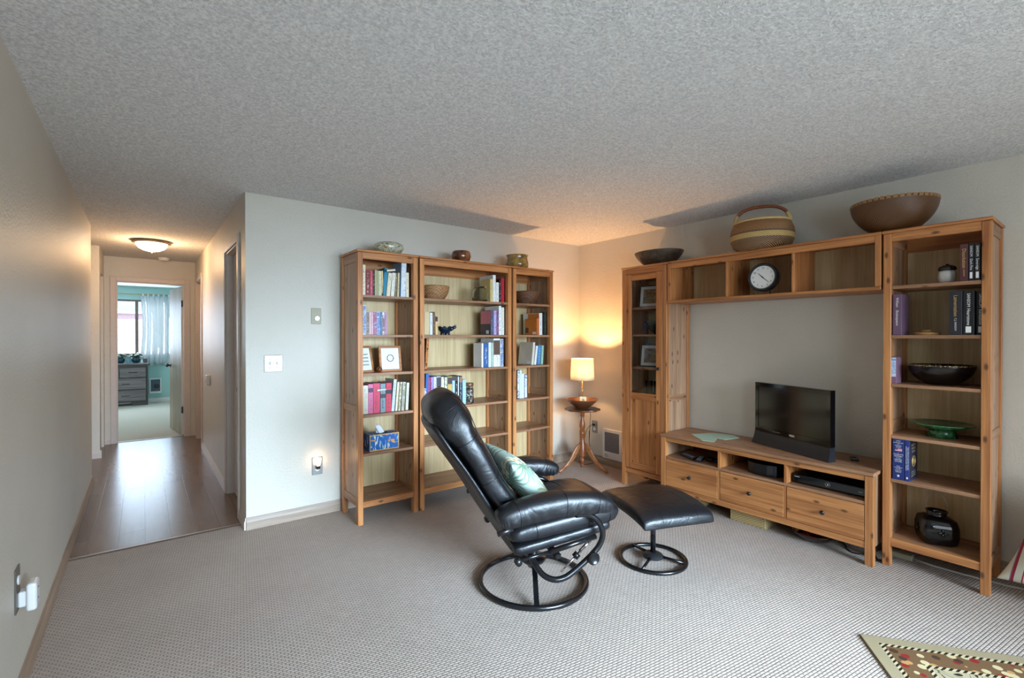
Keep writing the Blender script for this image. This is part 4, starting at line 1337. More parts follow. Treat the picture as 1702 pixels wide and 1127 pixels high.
# handled market basket
k = N('banded_grass_weave')
tc = k.n('ShaderNodeTexCoord')
sp = k.n('ShaderNodeSeparateXYZ')
k.l(tc.outputs['Object'], sp.inputs[0])
az = k.math('ARCTAN2', sp.outputs[1], sp.outputs[0])
zz = sp.outputs[2]
d1_ = k.math('SINE', k.math('ADD', k.math('MULTIPLY', az, 62.0), k.math('MULTIPLY', zz, 620.0)))
chk = k.math('GREATER_THAN', d1_, 0.55)
st = k.ramp(k.math('MULTIPLY', zz, 5.0), [(0.0, S(86, 46, 38)), (0.20, S(76, 36, 36)), (0.30, S(70, 50, 60)), (0.36, S(196, 164, 104)), (0.54, S(90, 66, 56)), (0.60, S(112, 54, 28)), (0.98, S(90, 42, 28)), (1.0, S(180, 150, 100))], 'CONSTANT')
plainband = k.ramp(k.math('MULTIPLY', zz, 5.0), [(0.0, (.8, .8, .8)), (0.36, (0.05, 0.05, 0.05)), (0.54, (0.2, 0.2, 0.2)), (0.60, (.85, .85, .85))], 'CONSTANT')
k.set(k.mix(k.math('MULTIPLY', chk, plainband), st, S(206, 172, 112)), 0.55)
k.bump(d1_, .5, .004)
t = thing('market_basket', 'round woven basket with wrapped leather arched handle on the bridging shelf', 'basket', (-0.262, -2.105, ZT), 0.3)
prof_b = [(0, 0), (0.15, 0.0), (0.190, 0.03), (0.214, 0.085), (0.208, 0.15), (0.188, 0.198), (0.180, 0.198), (0.198, 0.15), (0.204, 0.085), (0.18, 0.035), (0.145, 0.01), (0, 0.01)]
MB().lathe(prof_b, n=64).build('basket_body', k.m, t, smooth=True)
MB().tube([(0.186 * math.cos(2 * PI * q / 40), 0.186 * math.sin(2 * PI * q / 40), 0.201) for q in range(40)], 0.0095, n=8, loop=True).build('rim', plain('straw', S(196, 166, 112), .6), t, smooth=True)
hp = []
for q in range(25):
    a = PI * q / 24
    hp.append((0, 0.182 * math.cos(a) ** 1 if False else 0.178 * math.copysign(abs(math.cos(a)) ** 0.8, math.cos(a)), 0.195 + 0.128 * math.sin(a) ** 0.8))
MB().tube(hp, 0.012, n=10).build('handle', plain('wrapped_leather', S(126, 66, 34), .4), t, smooth=True, rot=(0, 0, 0.15))
MB().tube(hp[:5], 0.0145, n=10).tube(hp[-5:], 0.0145, n=10).build('handle_binding', plain('straw', S(196, 166, 112), .6), t, smooth=True, rot=(0, 0, 0.15))

t = thing('woven_bowl', 'large brown woven bowl on top of the bookcase at the right end', 'bowl', (-0.235, -2.872, ZT))
k = N('spiral_cane_weave')
tc = k.n('ShaderNodeTexCoord')
sp = k.n('ShaderNodeSeparateXYZ')
k.l(tc.outputs['Object'], sp.inputs[0])
az = k.math('ARCTAN2', sp.outputs[1], sp.outputs[0])
s1 = k.math('SINE', k.math('ADD', k.math('MULTIPLY', az, 76.0), k.math('MULTIPLY', sp.outputs[2], -520.0)))
s2 = k.math('SINE', k.math('MULTIPLY', sp.outputs[2], 900.0))
f = k.math('ADD', k.math('MULTIPLY', s1, 0.3), k.math('ADD', k.math('MULTIPLY', s2, 0.15), 0.5))
k.set(k.ramp(f, [(0.15, S(50, 30, 16)), (0.85, S(118, 78, 42))]), .35, spec=.6)
k.bump(f, .5, .004)
MB().lathe(bowl_shell(0.214, 0, 0.185, 0.008, 0.42, 2.2), n=56).build('bowl_body', k.m, t, smooth=True)
mb = MB()
for q in range(44):
    a = 2 * PI * q / 44
    mb.box(-0.006, 0.006, -0.011, 0.011, -0.012, 0.006, 0.002, M=Matrix.Rotation(a, 4, 'Z') @ Matrix.Translation((0.210, 0, 0.183)))
mb.build('bound_rim', plain('cane_binding', S(150, 110, 64), .45), t)

# clock in the bridging shelf
t = thing('round_clock', 'round black clock with white face standing in the bridging shelf', 'clock', (-0.315, -2.135, 1.6485), -PI / 2 + math.radians(4))
Mc = Matrix.Translation((0, 0, 0.128)) @ Matrix.Rotation(-math.radians(6), 4, 'X') @ Matrix.Rotation(PI / 2, 4, 'X')
MB().lathe([(0, -0.075), (0.088, -0.075), (0.098, -0.055), (0.102, -0.01), (0.102, 0.0), (0.096, 0.008), (0.086, 0.006), (0.083, -0.004), (0, -0.004)], n=56, M=Mc).build('case', plain('charcoal_case', S(34, 38, 42), .28), t, autosmooth=45)
MB().lathe([(0, -0.0035), (0.0825, -0.0035), (0.0825, -0.0025), (0, -0.0025)], n=48, M=Mc).build('face', plain('clock_face', S(226, 226, 222), .5, var=.01), t)
for q in range(1, 13):
    a = PI / 2 - q * PI / 6
    text_part('numeral', str(q), 0.018, Mc @ Matrix.Translation((0.066 * math.cos(a), 0.066 * math.sin(a), -0.0018)), BLACKI, t)


def hand(name, ang, l, wd):
    mo = MB()
    mo.prism([(-0.012, -wd), (l, -wd * 0.35), (l, wd * 0.35), (-0.012, wd)], 0.0002, 0.0012, M=Mc @ Matrix.Rotation(ang, 4, 'Z'))
    return mo.build(name, BLACKI, t)


hand('hour_hand', math.radians(135), 0.040, 0.003)
hand('minute_hand', math.radians(-42), 0.062, 0.0022)
MB().cyl(Mc @ Vector((0, 0, 0)), Mc @ Vector((0, 0, 0.003)), 0.004).build('hub', BLACKI, t)
st_ = MB()
for s in (-1, 1):
    st_.tube([(s * 0.055, -0.018, 0.0035), (s * 0.055, 0.06, 0.0035)], 0.0035, n=8).tube([(s * 0.055, -0.012, 0.003), (s * 0.062, -0.006, 0.055)], 0.003, n=8)
st_.build('stand', BLACKM, t, smooth=True)

# ---------------- things on and in the television bench
t = thing('television', 'small black flat television standing angled on the pine bench', 'television', (-0.268, -2.305, BN_H + 0.0005), math.radians(-111))
TW, TH = 0.620, 0.455
GL = plain('gloss_black_bezel', S(7, 7, 9), .08, var=.1)
Rt = Matrix.Rotation(-math.radians(3), 4, 'X')
mb = MB()
prof_t = [(-0.032, 0.0), (-0.026, 0.02), (-0.016, 0.045), (-0.010, 0.07), (-0.008, 0.09), (0.03, 0.09), (0.03, 0.0)]
vs0 = [(-TW / 2 - 0.006 * (1 - z / 0.09), y, z) for y, z in prof_t]
vs1 = [(TW / 2 + 0.006 * (1 - z / 0.09), y, z) for y, z in prof_t]
mb.rings([vs0, vs1])
mb.build('flared_base', plain('matt_black_base', S(30, 31, 35), .35, var=.05), t, autosmooth=30)
bz = MB()
bz.box(-TW / 2, TW / 2, -0.006, 0.034, 0.0905, 0.128, 0.001).box(-TW / 2, TW / 2, -0.006, 0.034, TH - 0.026, TH, 0.001).box(-TW / 2, -TW / 2 + 0.03, -0.006, 0.034, 0.128, TH - 0.026, 0.001).box(TW / 2 - 0.03, TW / 2, -0.006, 0.034, 0.128, TH - 0.026, 0.001)
bz.box(-TW / 2 + 0.02, TW / 2 - 0.02, 0.0345, 0.06, 0.12, TH - 0.03, 0.01)
bz.build('bezel', GL, t)
MB().box(-TW / 2 + 0.03, TW / 2 - 0.03, -0.003, 0.02, 0.128, TH - 0.026).build('screen', plain('dark_screen', S(6, 7, 10), .12, var=.05), t)
text_part('brand_lettering', 'VIZIO', 0.017, Mxyz((1, 0, 0), (0, 0, 1), (0, -1, 0), (0.02, -0.0066, 0.109)), WHITEI, t, bold=0.0004)
text_part('small_lettering', 'LED LCD HDTV', 0.009, Mxyz((1, 0, 0), (0, 0, 1), (0, -1, 0), (-0.11, -0.0066, 0.109)), plain('grey_print', S(150, 150, 155), .5), t)
MB().box(-0.12, 0.12, 0.0305, 0.08, 0, 0.012, 0.004).build('rear_foot', BLACKP, t)
single('remote_receiver', 'small black device on the bench beside the right edge of the television', 'device', MB().box(-0.035, 0.035, -0.022, 0.022, 0, 0.018, 0.005, seg=2).cyl((0.0, 0, 0.018), (0.0, 0, 0.022), 0.012), BLACKP, (-0.20, -2.665, BN_H + 0.0005), smooth=False, rz=0.4)

PG = plain('pale_green_paper', S(176, 200, 178), .6, var=.04)
pts1 = [(-0.135, -1.545), (-0.090, -1.640), (-0.180, -1.770), (-0.350, -1.765), (-0.440, -1.735), (-0.375, -1.600)]
# two folded leaflets, one overlapping the other
mb = MB()
mb.prism([(p_[0], p_[1]) for p_ in [(-0.300, -1.565), (-0.120, -1.640), (-0.075, -1.735), (-0.290, -1.780), (-0.425, -1.835), (-0.445, -1.745)]], 0, 0.003)
single('leaflet', 'pale green angular leaflet lying on the left of the television bench', 'paper', mb, PG, (0, 0, BN_H + 0.0006), smooth=False, group='pale green papers on the bench')
mb = MB()
mb.prism([(-0.300, -1.775), (-0.10, -1.745), (-0.075, -1.80), (-0.145, -1.885), (-0.300, -1.850)], 0, 0.0025)
single('leaflet', 'smaller pale green leaflet tucked at the larger one toward the television', 'paper', mb, PG, (0, 0, BN_H + 0.0038), smooth=False, group='pale green papers on the bench')

ZS = 0.3758


def remote(label, loc, rz, l=0.17, w=0.045):
    t = thing('remote_control', label, 'remote control', loc, rz, group='remote controls in the bench')
    MB().box(-l / 2, l / 2, -w / 2, w / 2, 0, 0.018, 0.005, seg=2).build('body', BLACKP, t)
    mb = MB()
    for a in range(7):
        for b_ in (-1, 0, 1):
            mb.box(-l / 2 + 0.015 + a * 0.02, -l / 2 + 0.025 + a * 0.02, b_ * 0.012 - 0.004, b_ * 0.012 + 0.004, 0.018, 0.0195)
    mb.build('buttons', plain('grey_buttons', S(120, 126, 140), .5), t)


remote('black remote control at the left of the left bench compartment', (-0.36, -1.575, ZS), 1.15)
remote('black remote control lying across in the middle of the left compartment', (-0.375, -1.69, ZS), 0.35, 0.15)
single('game_pad', 'bulky black controller nearest the divider in the left compartment', 'controller', MB().lathe([(0, 0), (0.03, 0), (0.04, 0.012), (0.03, 0.026), (0, 0.03)], n=24, c=(-0.0, 0.03, 0)).lathe([(0, 0), (0.03, 0), (0.04, 0.012), (0.03, 0.026), (0, 0.03)], n=24, c=(0, -0.04, 0)), BLACKP, (-0.32, -1.775, ZS))
t = thing('modem_box', 'black curved cable box in the middle bench compartment', 'device', (-0.30, -2.165, ZS), -PI / 2)
mb = MB()
pts = [(-0.125, 0.09), (-0.12, -0.04), (-0.09, -0.09), (-0.03, -0.115), (0.05, -0.115), (0.105, -0.09), (0.12, -0.05), (0.125, 0.09)]
mb.prism(pts, 0, 0.078)
mb.build('housing', BLACKP, t)
MB().box(0.085, 0.092, -0.102, -0.092, 0.01, 0.07).build('light_strip', plain('blue_strip', S(40, 50, 110), .3), t)
t = thing('video_recorder', 'flat black video recorder with round emblem in the right bench compartment', 'recorder', (-0.28, -2.587, ZS), -PI / 2)
MB().box(-0.205, 0.205, -0.13, 0.13, 0.006, 0.062, 0.006, seg=2).build('housing', GL, t)
MB().box(-0.19, 0.19, -0.11, 0.11, 0.0, 0.0058).build('feet_plate', BLACKP, t)
MB().tube([(0.0 + 0.013 * math.cos(a), -0.1315, 0.036 + 0.013 * math.sin(a)) for a in [2 * PI * q / 24 for q in range(24)]], 0.0013, n=6, loop=True).build('round_emblem', CHROME, t)
text_part('marks', 'a', 0.02, Mxyz((1, 0, 0), (0, 0, 1), (0, -1, 0), (0.0, -0.1308, 0.037)), WHITEI, t)
MB().box(-0.195, -0.165, -0.1306, -0.13, 0.044, 0.049).box(0.165, 0.185, -0.1306, -0.13, 0.03, 0.036).build('small_marks', plain('grey_print', S(150, 150, 155), .5), t)

# under the bench
t = thing('coiled_basket', 'round coiled straw basket on the carpet under the left of the bench', 'basket', (-0.335, -1.60, 0.0))
MB().lathe([(0, 0), (0.10, 0), (0.132, 0.03), (0.136, 0.075), (0.128, 0.09), (0.122, 0.09), (0.128, 0.07), (0.124, 0.034), (0.095, 0.01), (0, 0.01)], n=40).build('basket_body', weave('coiled_straw', S(110, 84, 46), S(216, 190, 132), scale=(55, 55, 80)), t, smooth=True)
t = thing('wicker_tray', 'rectangular light wicker basket under the middle of the bench', 'basket', (-0.305, -2.075, 0.0))
mb = MB()
h_, a_, b_, tt = 0.085, 0.10, 0.125, 0.01
for (u0, u1, v0, v1) in ((-a_, a_, -b_, -b_ + tt), (-a_, a_, b_ - tt, b_), (-a_, -a_ + tt, -b_ + tt, b_ - tt), (a_ - tt, a_, -b_ + tt, b_ - tt)):
    mb.box(u0, u1, v0, v1, 0.006, h_, 0.003)
mb.box(-a_, a_, -b_, b_, 0, 0.006)
mb.build('basket_body', WICKL, t)
MB().tube([(-a_, -b_, h_), (a_, -b_, h_), (a_, b_, h_), (-a_, b_, h_)], 0.006, n=8, loop=True).build('rim', WICKL, t, smooth=True)
t = thing('lacquered_dish', 'red and black lacquered dish on the carpet under the right of the bench', 'dish', (-0.30, -2.475, 0.0))
MB().lathe(bowl_shell(0.145, 0, 0.06, 0.006, 0.45, 1.7), n=44).build('dish_body', plain('black_lacquer', S(40, 20, 14), .2), t, smooth=True)
k = N('red_gold_lacquer')
f = k.noise(k.coord('Object'), 16, 2, .5, .8)
k.set(k.ramp(f, [(0.52, S(150, 20, 24)), (0.60, S(190, 150, 90))]), .15)
MB().lathe([(0, 0.0068), (0.062, 0.0068), (0.10, 0.022), (0.128, 0.046), (0.1372, 0.0595), (0.1365, 0.0598), (0.127, 0.0468), (0.099, 0.0228), (0.061, 0.0076), (0, 0.0076)], n=44).build('red_inside', k.m, t, smooth=True)
single('black_cable', 'loop of black cable on the carpet under the right end of the bench', 'cable', MB().tube([(-0.20, -2.60, 0.004), (-0.26, -2.64, 0.004), (-0.31, -2.66, 0.004), (-0.345, -2.70, 0.004), (-0.335, -2.745, 0.004), (-0.28, -2.76, 0.004), (-0.23, -2.78, 0.004), (-0.28, -2.80, 0.006), (-0.34, -2.83, 0.004), (-0.30, -2.86, 0.004), (-0.2, -2.84, 0.004), (-0.1, -2.82, 0.004)], 0.004, n=8), BLACKP, (0, 0, 0))
t = thing('power_strip', 'beige power strip on the carpet under the right end bookcase', 'power strip', (-0.175, -2.93, 0.0), math.radians(2))
MB().box(-0.025, 0.025, -0.03, 0.10, 0, 0.032, 0.004).build('housing', BEIGEP, t)
MB().tube([(0, -0.03, 0.012), (-0.005, -0.12, 0.006), (-0.002, -0.26, 0.005), (0.01, -0.42, 0.005), (0.05, -0.56, 0.005)], 0.005, n=8).build('cord', plain('white_cord', S(196, 194, 186), .5), t, smooth=True)

# ------------------------------------------------------------------ walls: switches, outlets, heaters
t = thing('light_switch', 'metal double toggle switch plate on the back wall', 'light switch', (-3.100, 0, 1.156))
MB().box(-0.061, 0.061, -0.005, 0, -0.060, 0.060, 0.004).build('plate', METAL, t)
for x in (-0.023, 0.023):
    MB().box(x - 0.006, x + 0.006, -0.0058, -0.005, -0.013, 0.013).box(x - 0.004, x + 0.004, -0.015, -0.0058, -0.002, 0.009, 0.001).build('toggle', plain('toggle', S(190, 190, 190), .4), t)
    mb = MB()
    for z in (-0.03, 0.03):
        mb.cyl((x, -0.005, z), (x, -0.0065, z), 0.0032, n=12)
    mb.build('screws', GUN, t)
t = thing('dimmer_switch', 'beige plate with a round silver dial above the double switch', 'switch', (-2.806, 0, 1.503))
MB().box(-0.036, 0.036, -0.006, 0, -0.060, 0.060, 0.003).build('plate', BEIGEP, t)
MB().lathe([(0, 0), (0.019, 0), (0.018, 0.010), (0.015, 0.014), (0, 0.014)], n=28, M=Matrix.Translation((0.004, -0.006, -0.018)) @ Matrix.Rotation(PI / 2, 4, 'X')).build('dial', CHROME, t, autosmooth=40)
t = thing('wall_outlet', 'metal outlet plate with a glowing night light low on the back wall', 'outlet', (-2.800, 0, 0.372))
MB().box(-0.038, 0.038, -0.005, 0, -0.066, 0.066, 0.004).build('plate', METAL, t)
MB().cyl((0, -0.005, -0.024), (0, -0.008, -0.024), 0.017, n=20).build('socket', WHITEP, t)
nl = thing('night_light', 'small glowing plug in night light in the back wall outlet', 'night light', (-2.800, -0.0055, 0.372))
MB().box(-0.014, 0.014, -0.030, 0, -0.020, 0.006, 0.003).build('body', BLACKP, nl)
k = glow('night_light_glow', (1.0, 0.62, 0.34), 9.0)
MB().lathe([(0, 0.006), (0.012, 0.006), (0.020, 0.045), (0.022, 0.062), (0, 0.064)], n=20, c=(0, -0.024, 0)).build('shade', k, nl, smooth=True)
point_light('night_light_bulb', (-2.800, -0.055, 0.43), 0.12, (1.0, 0.6, 0.32), 0.015)

t = thing('wall_outlet', 'metal outlet plate with a black plug on the wall behind the corner table', 'outlet', (0, -0.236, 0.381))
MB().box(-0.005, 0, -0.040, 0.040, -0.064, 0.064, 0.004).build('plate', METAL, t)
mb = MB()
for z in (-0.024, 0.024):
    mb.cyl((-0.005, 0, z), (-0.008, 0, z), 0.017, n=20)
mb.build('sockets', WHITEP, t)
t = thing('wall_heater', 'white wall heater with grey grille beside the corner cabinet', 'heater', (0, -0.3595, 0))
MB().box(-0.022, 0, -0.265, 0, 0.078, 0.388, 0.006).build('cover', WHITEP, t)
k = N('heater_louvres')
w_ = k.n('ShaderNodeTexWave', bands_direction='Z')
w_.inputs['Scale'].default_value = 26
k.l(k.coord('Object'), w_.inputs['Vector'])
k.set(k.ramp(w_.outputs['Fac'], [(0.2, S(60, 60, 66)), (0.8, S(150, 150, 156))]), .5)
k.bump(w_.outputs['Fac'], .6, .004)
MB().box(-0.0235, -0.022, -0.225, -0.035, 0.155, 0.355).build('grille', k.m, t)
MB().lathe([(0, 0), (0.022, 0), (0.021, 0.004), (0, 0.004)], n=28, M=Matrix.Translation((-0.022, -0.055, 0.115)) @ Matrix.Rotation(-PI / 2, 4, 'Y')).build('dial', plain('grey_dial', S(196, 196, 198), .4), t, autosmooth=40)

t = thing('wall_outlet', 'metal outlet plate low on the left wall', 'outlet', (XL, -1.268, 0.425))
MB().box(0, 0.005, -0.038, 0.038, -0.085, 0.078, 0.003).build('plate', METAL, t)
MB().cyl((0.005, 0, 0.03), (0.009, 0, 0.03), 0.017, n=20).build('socket', WHITEP, t)
t = thing('plug_in_device', 'white plug in device sticking out of the left wall outlet', 'plug', (XL + 0.0055, -1.262, 0.40))
MB().box(0, 0.022, -0.022, 0.022, -0.045, 0.012, 0.004).build('plug', WHITEP, t)
MB().box(0.0225, 0.052, -0.034, 0.034, -0.062, 0.040, 0.010, seg=3).build('body', WHITEP, t)
MB().box(0.0521, 0.0527, -0.006, 0.006, 0.01, 0.014).box(0.0521, 0.0527, -0.006, 0.006, -0.03, -0.026).build('vents', DKHOLE, t)

t = thing('door_chime', 'small white box on the right wall of the hallway', 'wall box', (XO, 2.27, 0.885))
MB().box(-0.035, 0, -0.045, 0.045, -0.055, 0.055, 0.010, seg=2).build('cover', WHITEP, t)
MB().box(-0.036, -0.035, -0.02, 0.02, -0.03, 0.0).build('grille', BEIGEP, t)

# hall ceiling lamp and smoke detector
t = thing('ceiling_lamp', 'frosted glass dome ceiling lamp with a bronze ring in the hallway', 'ceiling lamp', (-3.765, 2.55, H))
MB().lathe([(0, 0), (0.150, 0), (0.168, -0.010), (0.170, -0.022), (0.150, -0.030), (0.135, -0.026), (0, -0.012)], n=48).build('ring', plain('bronze_ring', S(150, 130, 104), .35, .6), t, smooth=True)
dome = glow('lit_frosted_glass', (1.0, 0.88, 0.70), 9.0, (0.9, 0.88, 0.82))
MB().lathe([(0.137, -0.028), (0.132, -0.050), (0.110, -0.078), (0.070, -0.098), (0.03, -0.107), (0, -0.109)], n=48).build('glass_dome', dome, t, smooth=True)
MB().lathe([(0, -0.109), (0.010, -0.110), (0.008, -0.118), (0.004, -0.124), (0, -0.125)], n=16).build('finial', METAL, t, smooth=True)
point_light('hall_lamp_bulb', (-3.765, 2.55, H - 0.17), 13.0, (1.0, 0.60, 0.30), 0.07)
t = thing('smoke_detector', 'round white smoke detector on the hallway ceiling near the bedroom door', 'smoke detector', (-3.625, 3.82, H))
MB().lathe([(0, 0), (0.062, 0), (0.062, -0.012), (0.050, -0.034), (0, -0.038)], n=32).build('body', WHITEP, t, autosmooth=35)

# ------------------------------------------------------------------ corner pedestal table, wooden bowl and lamp
TX, TY = -0.322, -0.362
t = thing('pedestal_table', 'small round pedestal table on three curved legs in the corner', 'side table', (TX, TY, 0))
mb = MB()
rings = []
for (r, z) in ((0.150, 0.603), (0.172, 0.606), (0.175, 0.613), (0.172, 0.622), (0.15, 0.625)):
    rings.append([(r * (1 + 0.035 * math.cos(8 * a)) * math.cos(a), r * (1 + 0.035 * math.cos(8 * a)) * math.sin(a), z) for a in [2 * PI * q / 96 for q in range(96)]])
mb.rings(rings)
mb.build('scalloped_top', DARKWX, t, autosmooth=40)
MB().lathe([(0, 0.07), (0.012, 0.07), (0.024, 0.085), (0.026, 0.10), (0.020, 0.115), (0.014, 0.125), (0.020, 0.135), (0.034, 0.14), (0.034, 0.27), (0.026, 0.285), (0.026, 0.36), (0.030, 0.37), (0.026, 0.38), (0.028, 0.395), (0.020, 0.405), (0.026, 0.42), (0.030, 0.44), (0.026, 0.475), (0.016, 0.52), (0.015, 0.535), (0.023, 0.542), (0.023, 0.55), (0.016, 0.556), (0.024, 0.57), (0.028, 0.602), (0, 0.602)], n=32).build('turned_post', DARKW, t, autosmooth=35)
MB().cyl((0, 0, 0.035), (0, 0, 0.0695), 0.016, 0.013).lathe([(0, 0.028), (0.014, 0.03), (0.022, 0.04), (0.022, 0.05), (0.012, 0.06), (0, 0.062)], n=20).build('finial', DARKW, t, smooth=True)
for a0 in (168.0, -68.0, 50.0):
    a = math.radians(a0)
    pts, rs = [], []
    side = [(0.030, 0.25, 0.020, 0.012), (0.055, 0.235, 0.028, 0.012), (0.080, 0.19, 0.030, 0.012), (0.108, 0.145, 0.026, 0.012), (0.145, 0.100, 0.021, 0.012), (0.190, 0.060, 0.018, 0.012), (0.232, 0.030, 0.016, 0.013), (0.262, 0.016, 0.0155, 0.015), (0.275, 0.013, 0.009, 0.010)]
    mb = MB()
    rings = []
    for qi, (r, z, hh, ww) in enumerate(side):
        if qi < len(side) - 1:
            dr, dz = side[qi + 1][0] - r, side[qi + 1][1] - z
        l_ = math.hypot(dr, dz)
        nx, nz = -dz / l_, dr / l_
        ring = []
        for q in range(12):
            b_ = 2 * PI * q / 12
            cc = math.copysign(abs(math.cos(b_)) ** 0.7, math.cos(b_))
            ss = math.copysign(abs(math.sin(b_)) ** 0.7, math.sin(b_))
            rr = r + nx * hh * cc
            zz_ = max(0.0, z + nz * hh * cc)
            sid = ww * ss
            ring.append((rr * math.cos(a) - sid * math.sin(a), rr * math.sin(a) + sid * math.cos(a), zz_))
        rings.append(ring)
    mb.rings(rings)
    mb.build('leg', wood('leg_wood', 0, S(120, 70, 36), S(168, 108, 62), rough=.3), t, autosmooth=50)

t = thing('wooden_bowl', 'wide brown wooden bowl on the pedestal table around the lamp foot', 'bowl', (TX, TY, 0.6255))
k = N('turned_bowl_wood')
f = k.noise(k.coord('Object', (3, 3, 60)), 1.0, 3, .5)
k.set(k.ramp(f, [(0.3, S(70, 40, 26)), (0.7, S(128, 76, 44))]), .35)
MB().lathe(bowl_shell(0.158, 0, 0.092, 0.008, 0.36, 1.35), n=48).build('bowl_body', k.m, t, smooth=True)

t = thing('table_lamp', 'lit brass table lamp with a cream drum shade in the corner', 'lamp', (TX, TY, 0.6345))
BRASS = plain('brass', S(190, 156, 110), .25, .9)
MB().box(-0.045, 0.045, -0.045, 0.045, 0, 0.012, 0.003).build('foot', BRASS, t)
MB().cyl((0, 0, 0.012), (0, 0, 0.30), 0.0055, n=14).lathe([(0, 0.30), (0.013, 0.30), (0.015, 0.33), (0.011, 0.35), (0, 0.35)], n=20).lathe([(0, 0), (0.011, 0), (0.011, 0.012), (0, 0.012)], n=16, c=(0, 0, 0.19)).build('stem', BRASS, t, smooth=True)
MB().lathe([(0, 0.351), (0.012, 0.352), (0.022, 0.36), (0.024, 0.375), (0.016, 0.392), (0, 0.398)], n=20).build('bulb', glow('bulb_glow', (1.0, 0.80, 0.52), 14.0), t, smooth=True)
k = N('cream_shade_fabric')
tr_ = k.n('ShaderNodeBsdfTranslucent')
tr_.inputs['Color'].default_value = (*S(255, 250, 238), 1)
df_ = k.n('ShaderNodeBsdfDiffuse')
df_.inputs['Color'].default_value = (*S(240, 226, 196), 1)
mx = k.n('ShaderNodeMixShader')
mx.inputs[0].default_value = 0.42
k.l(df_.outputs[0], mx.inputs[1])
k.l(tr_.outputs[0], mx.inputs[2])
k.l(mx.outputs[0], k.t.nodes['Material Output'].inputs['Surface'])
sh = MB()
n_ = 48
rings = [[(r * math.cos(2 * PI * q / n_), r * math.sin(2 * PI * q / n_), z) for q in range(n_)] for r, z in ((0.120, 0.275), (0.1165, 0.36), (0.111, 0.492), (0.1095, 0.492), (0.115, 0.36), (0.1185, 0.275))]
sh.rings(rings, loop=True)
sh.build('lamp_shade', k.m, t, smooth=True)
mb = MB()
for q in range(3):
    a = 2 * PI * q / 3 + 0.4
    mb.tube([(0, 0, 0.455), (0.110 * math.cos(a), 0.110 * math.sin(a), 0.485)], 0.0016, n=6)
mb.cyl((0, 0, 0.35), (0, 0, 0.352), 0.02).tube([(0.03 * math.cos(a), 0.03 * math.sin(a) * 0, 0.352 + 0.100 * abs(math.sin(a))) for a in [PI * q / 12 for q in range(13)]], 0.0015, n=6)
mb.build('shade_harp', BRASS, t, smooth=True)
point_light('table_lamp_bulb', (TX, TY, 0.6345 + 0.425), 15.0, (1.0, 0.56, 0.24), 0.02)
sd = bpy.data.lights.new('table_lamp_uplight', 'SPOT')
sd.energy = 27.0
sd.color = (1.0, 0.53, 0.21)
sd.spot_size = math.radians(165)
sd.spot_blend = 0.6
sd.shadow_soft_size = 0.02
so = bpy.data.objects.new('table_lamp_uplight', sd)
COL.objects.link(so)
so.location = (TX, TY, 0.6345 + 0.425)
so.rotation_euler = (PI, 0, 0)
MB().box(-0.033, -0.0085, -0.252, -0.226, 0.393, 0.418, 0.003).build('power_plug', BLACKP, t, loc=(-TX, -TY, -0.6345))
MB().tube([(-0.034, -0.236, 0.405), (-0.06, -0.225, 0.40), (-0.07, -0.22, 0.33), (-0.065, -0.215, 0.22), (-0.06, -0.235, 0.13), (-0.06, -0.285, 0.09), (-0.07, -0.31, 0.05), (-0.09, -0.28, 0.008), (-0.16, -0.25, 0.005), (-0.2, -0.24, 0.005)], 0.003, n=8).tube([(-0.06, -0.225, 0.40), (-0.10, -0.215, 0.36), (-0.15, -0.22, 0.25), (-0.17, -0.235, 0.14), (-0.18, -0.24, 0.06)], 0.0026, n=8).tube([(-0.065, -0.215, 0.22), (-0.06, -0.228, 0.5), (-0.08, -0.24, 0.62), (-0.145, -0.27, 0.625)], 0.0025, n=8).build('power_cord', BLACKP, t, smooth=True, loc=(-TX, -TY, -0.6345))

t = thing('lamp_card', 'small cream card leaning inside the wooden bowl in front of the lamp', 'card', (TX - 0.040, TY - 0.052, 0.686), math.radians(-37))
MB().box(-0.032, 0.032, -0.002, 0.002, 0, 0.062, M=Matrix.Rotation(-0.12, 4, 'X')).build('card_sheet', plain('cream_card', S(226, 214, 168), .6), t)
MB().lathe([(0, 0), (0.013, 0), (0.013, 0.0006), (0, 0.0006)], n=20, M=Matrix.Translation((0.0, -0.0022 + 0.003, 0.027)) @ Matrix.Rotation(PI / 2 - .12, 4, 'X')).build('card_emblem', plain('olive_ink', S(150, 130, 80), .6), t)

# ------------------------------------------------------------------ recliner, footstool


def sring(c, u, v, a, b, n=32, e=2.6):
    """superellipse ring centred on c with half sizes a along u, b along v"""
    out = []
    p = 2.0 / e
    for k_ in range(n):
        t_ = 2 * PI * k_ / n
        cc, ss = math.cos(t_), math.sin(t_)
        x = math.copysign(abs(cc) ** p, cc) * a
        y = math.copysign(abs(ss) ** p, ss) * b
        out.append(Vector(c) + Vector(u) * x + Vector(v) * y)
    return out


def spline(pts, n):
    """Catmull-Rom through tuples, n samples per span"""
    out = []
    m = len(pts)
    for i_ in range(m - 1):
        p0, p1, p2, p3 = pts[max(i_ - 1, 0)], pts[i_], pts[i_ + 1], pts[min(i_ + 2, m - 1)]
        for q in range(n):
            s = q / n
            out.append(tuple(0.5 * ((2 * b_) + (-a_ + c_) * s + (2 * a_ - 5 * b_ + 4 * c_ - d_) * s * s + (-a_ + 3 * b_ - 3 * c_ + d_) * s ** 3) for a_, b_, c_, d_ in zip(p0, p1, p2, p3)))
    out.append(pts[-1])
    return out


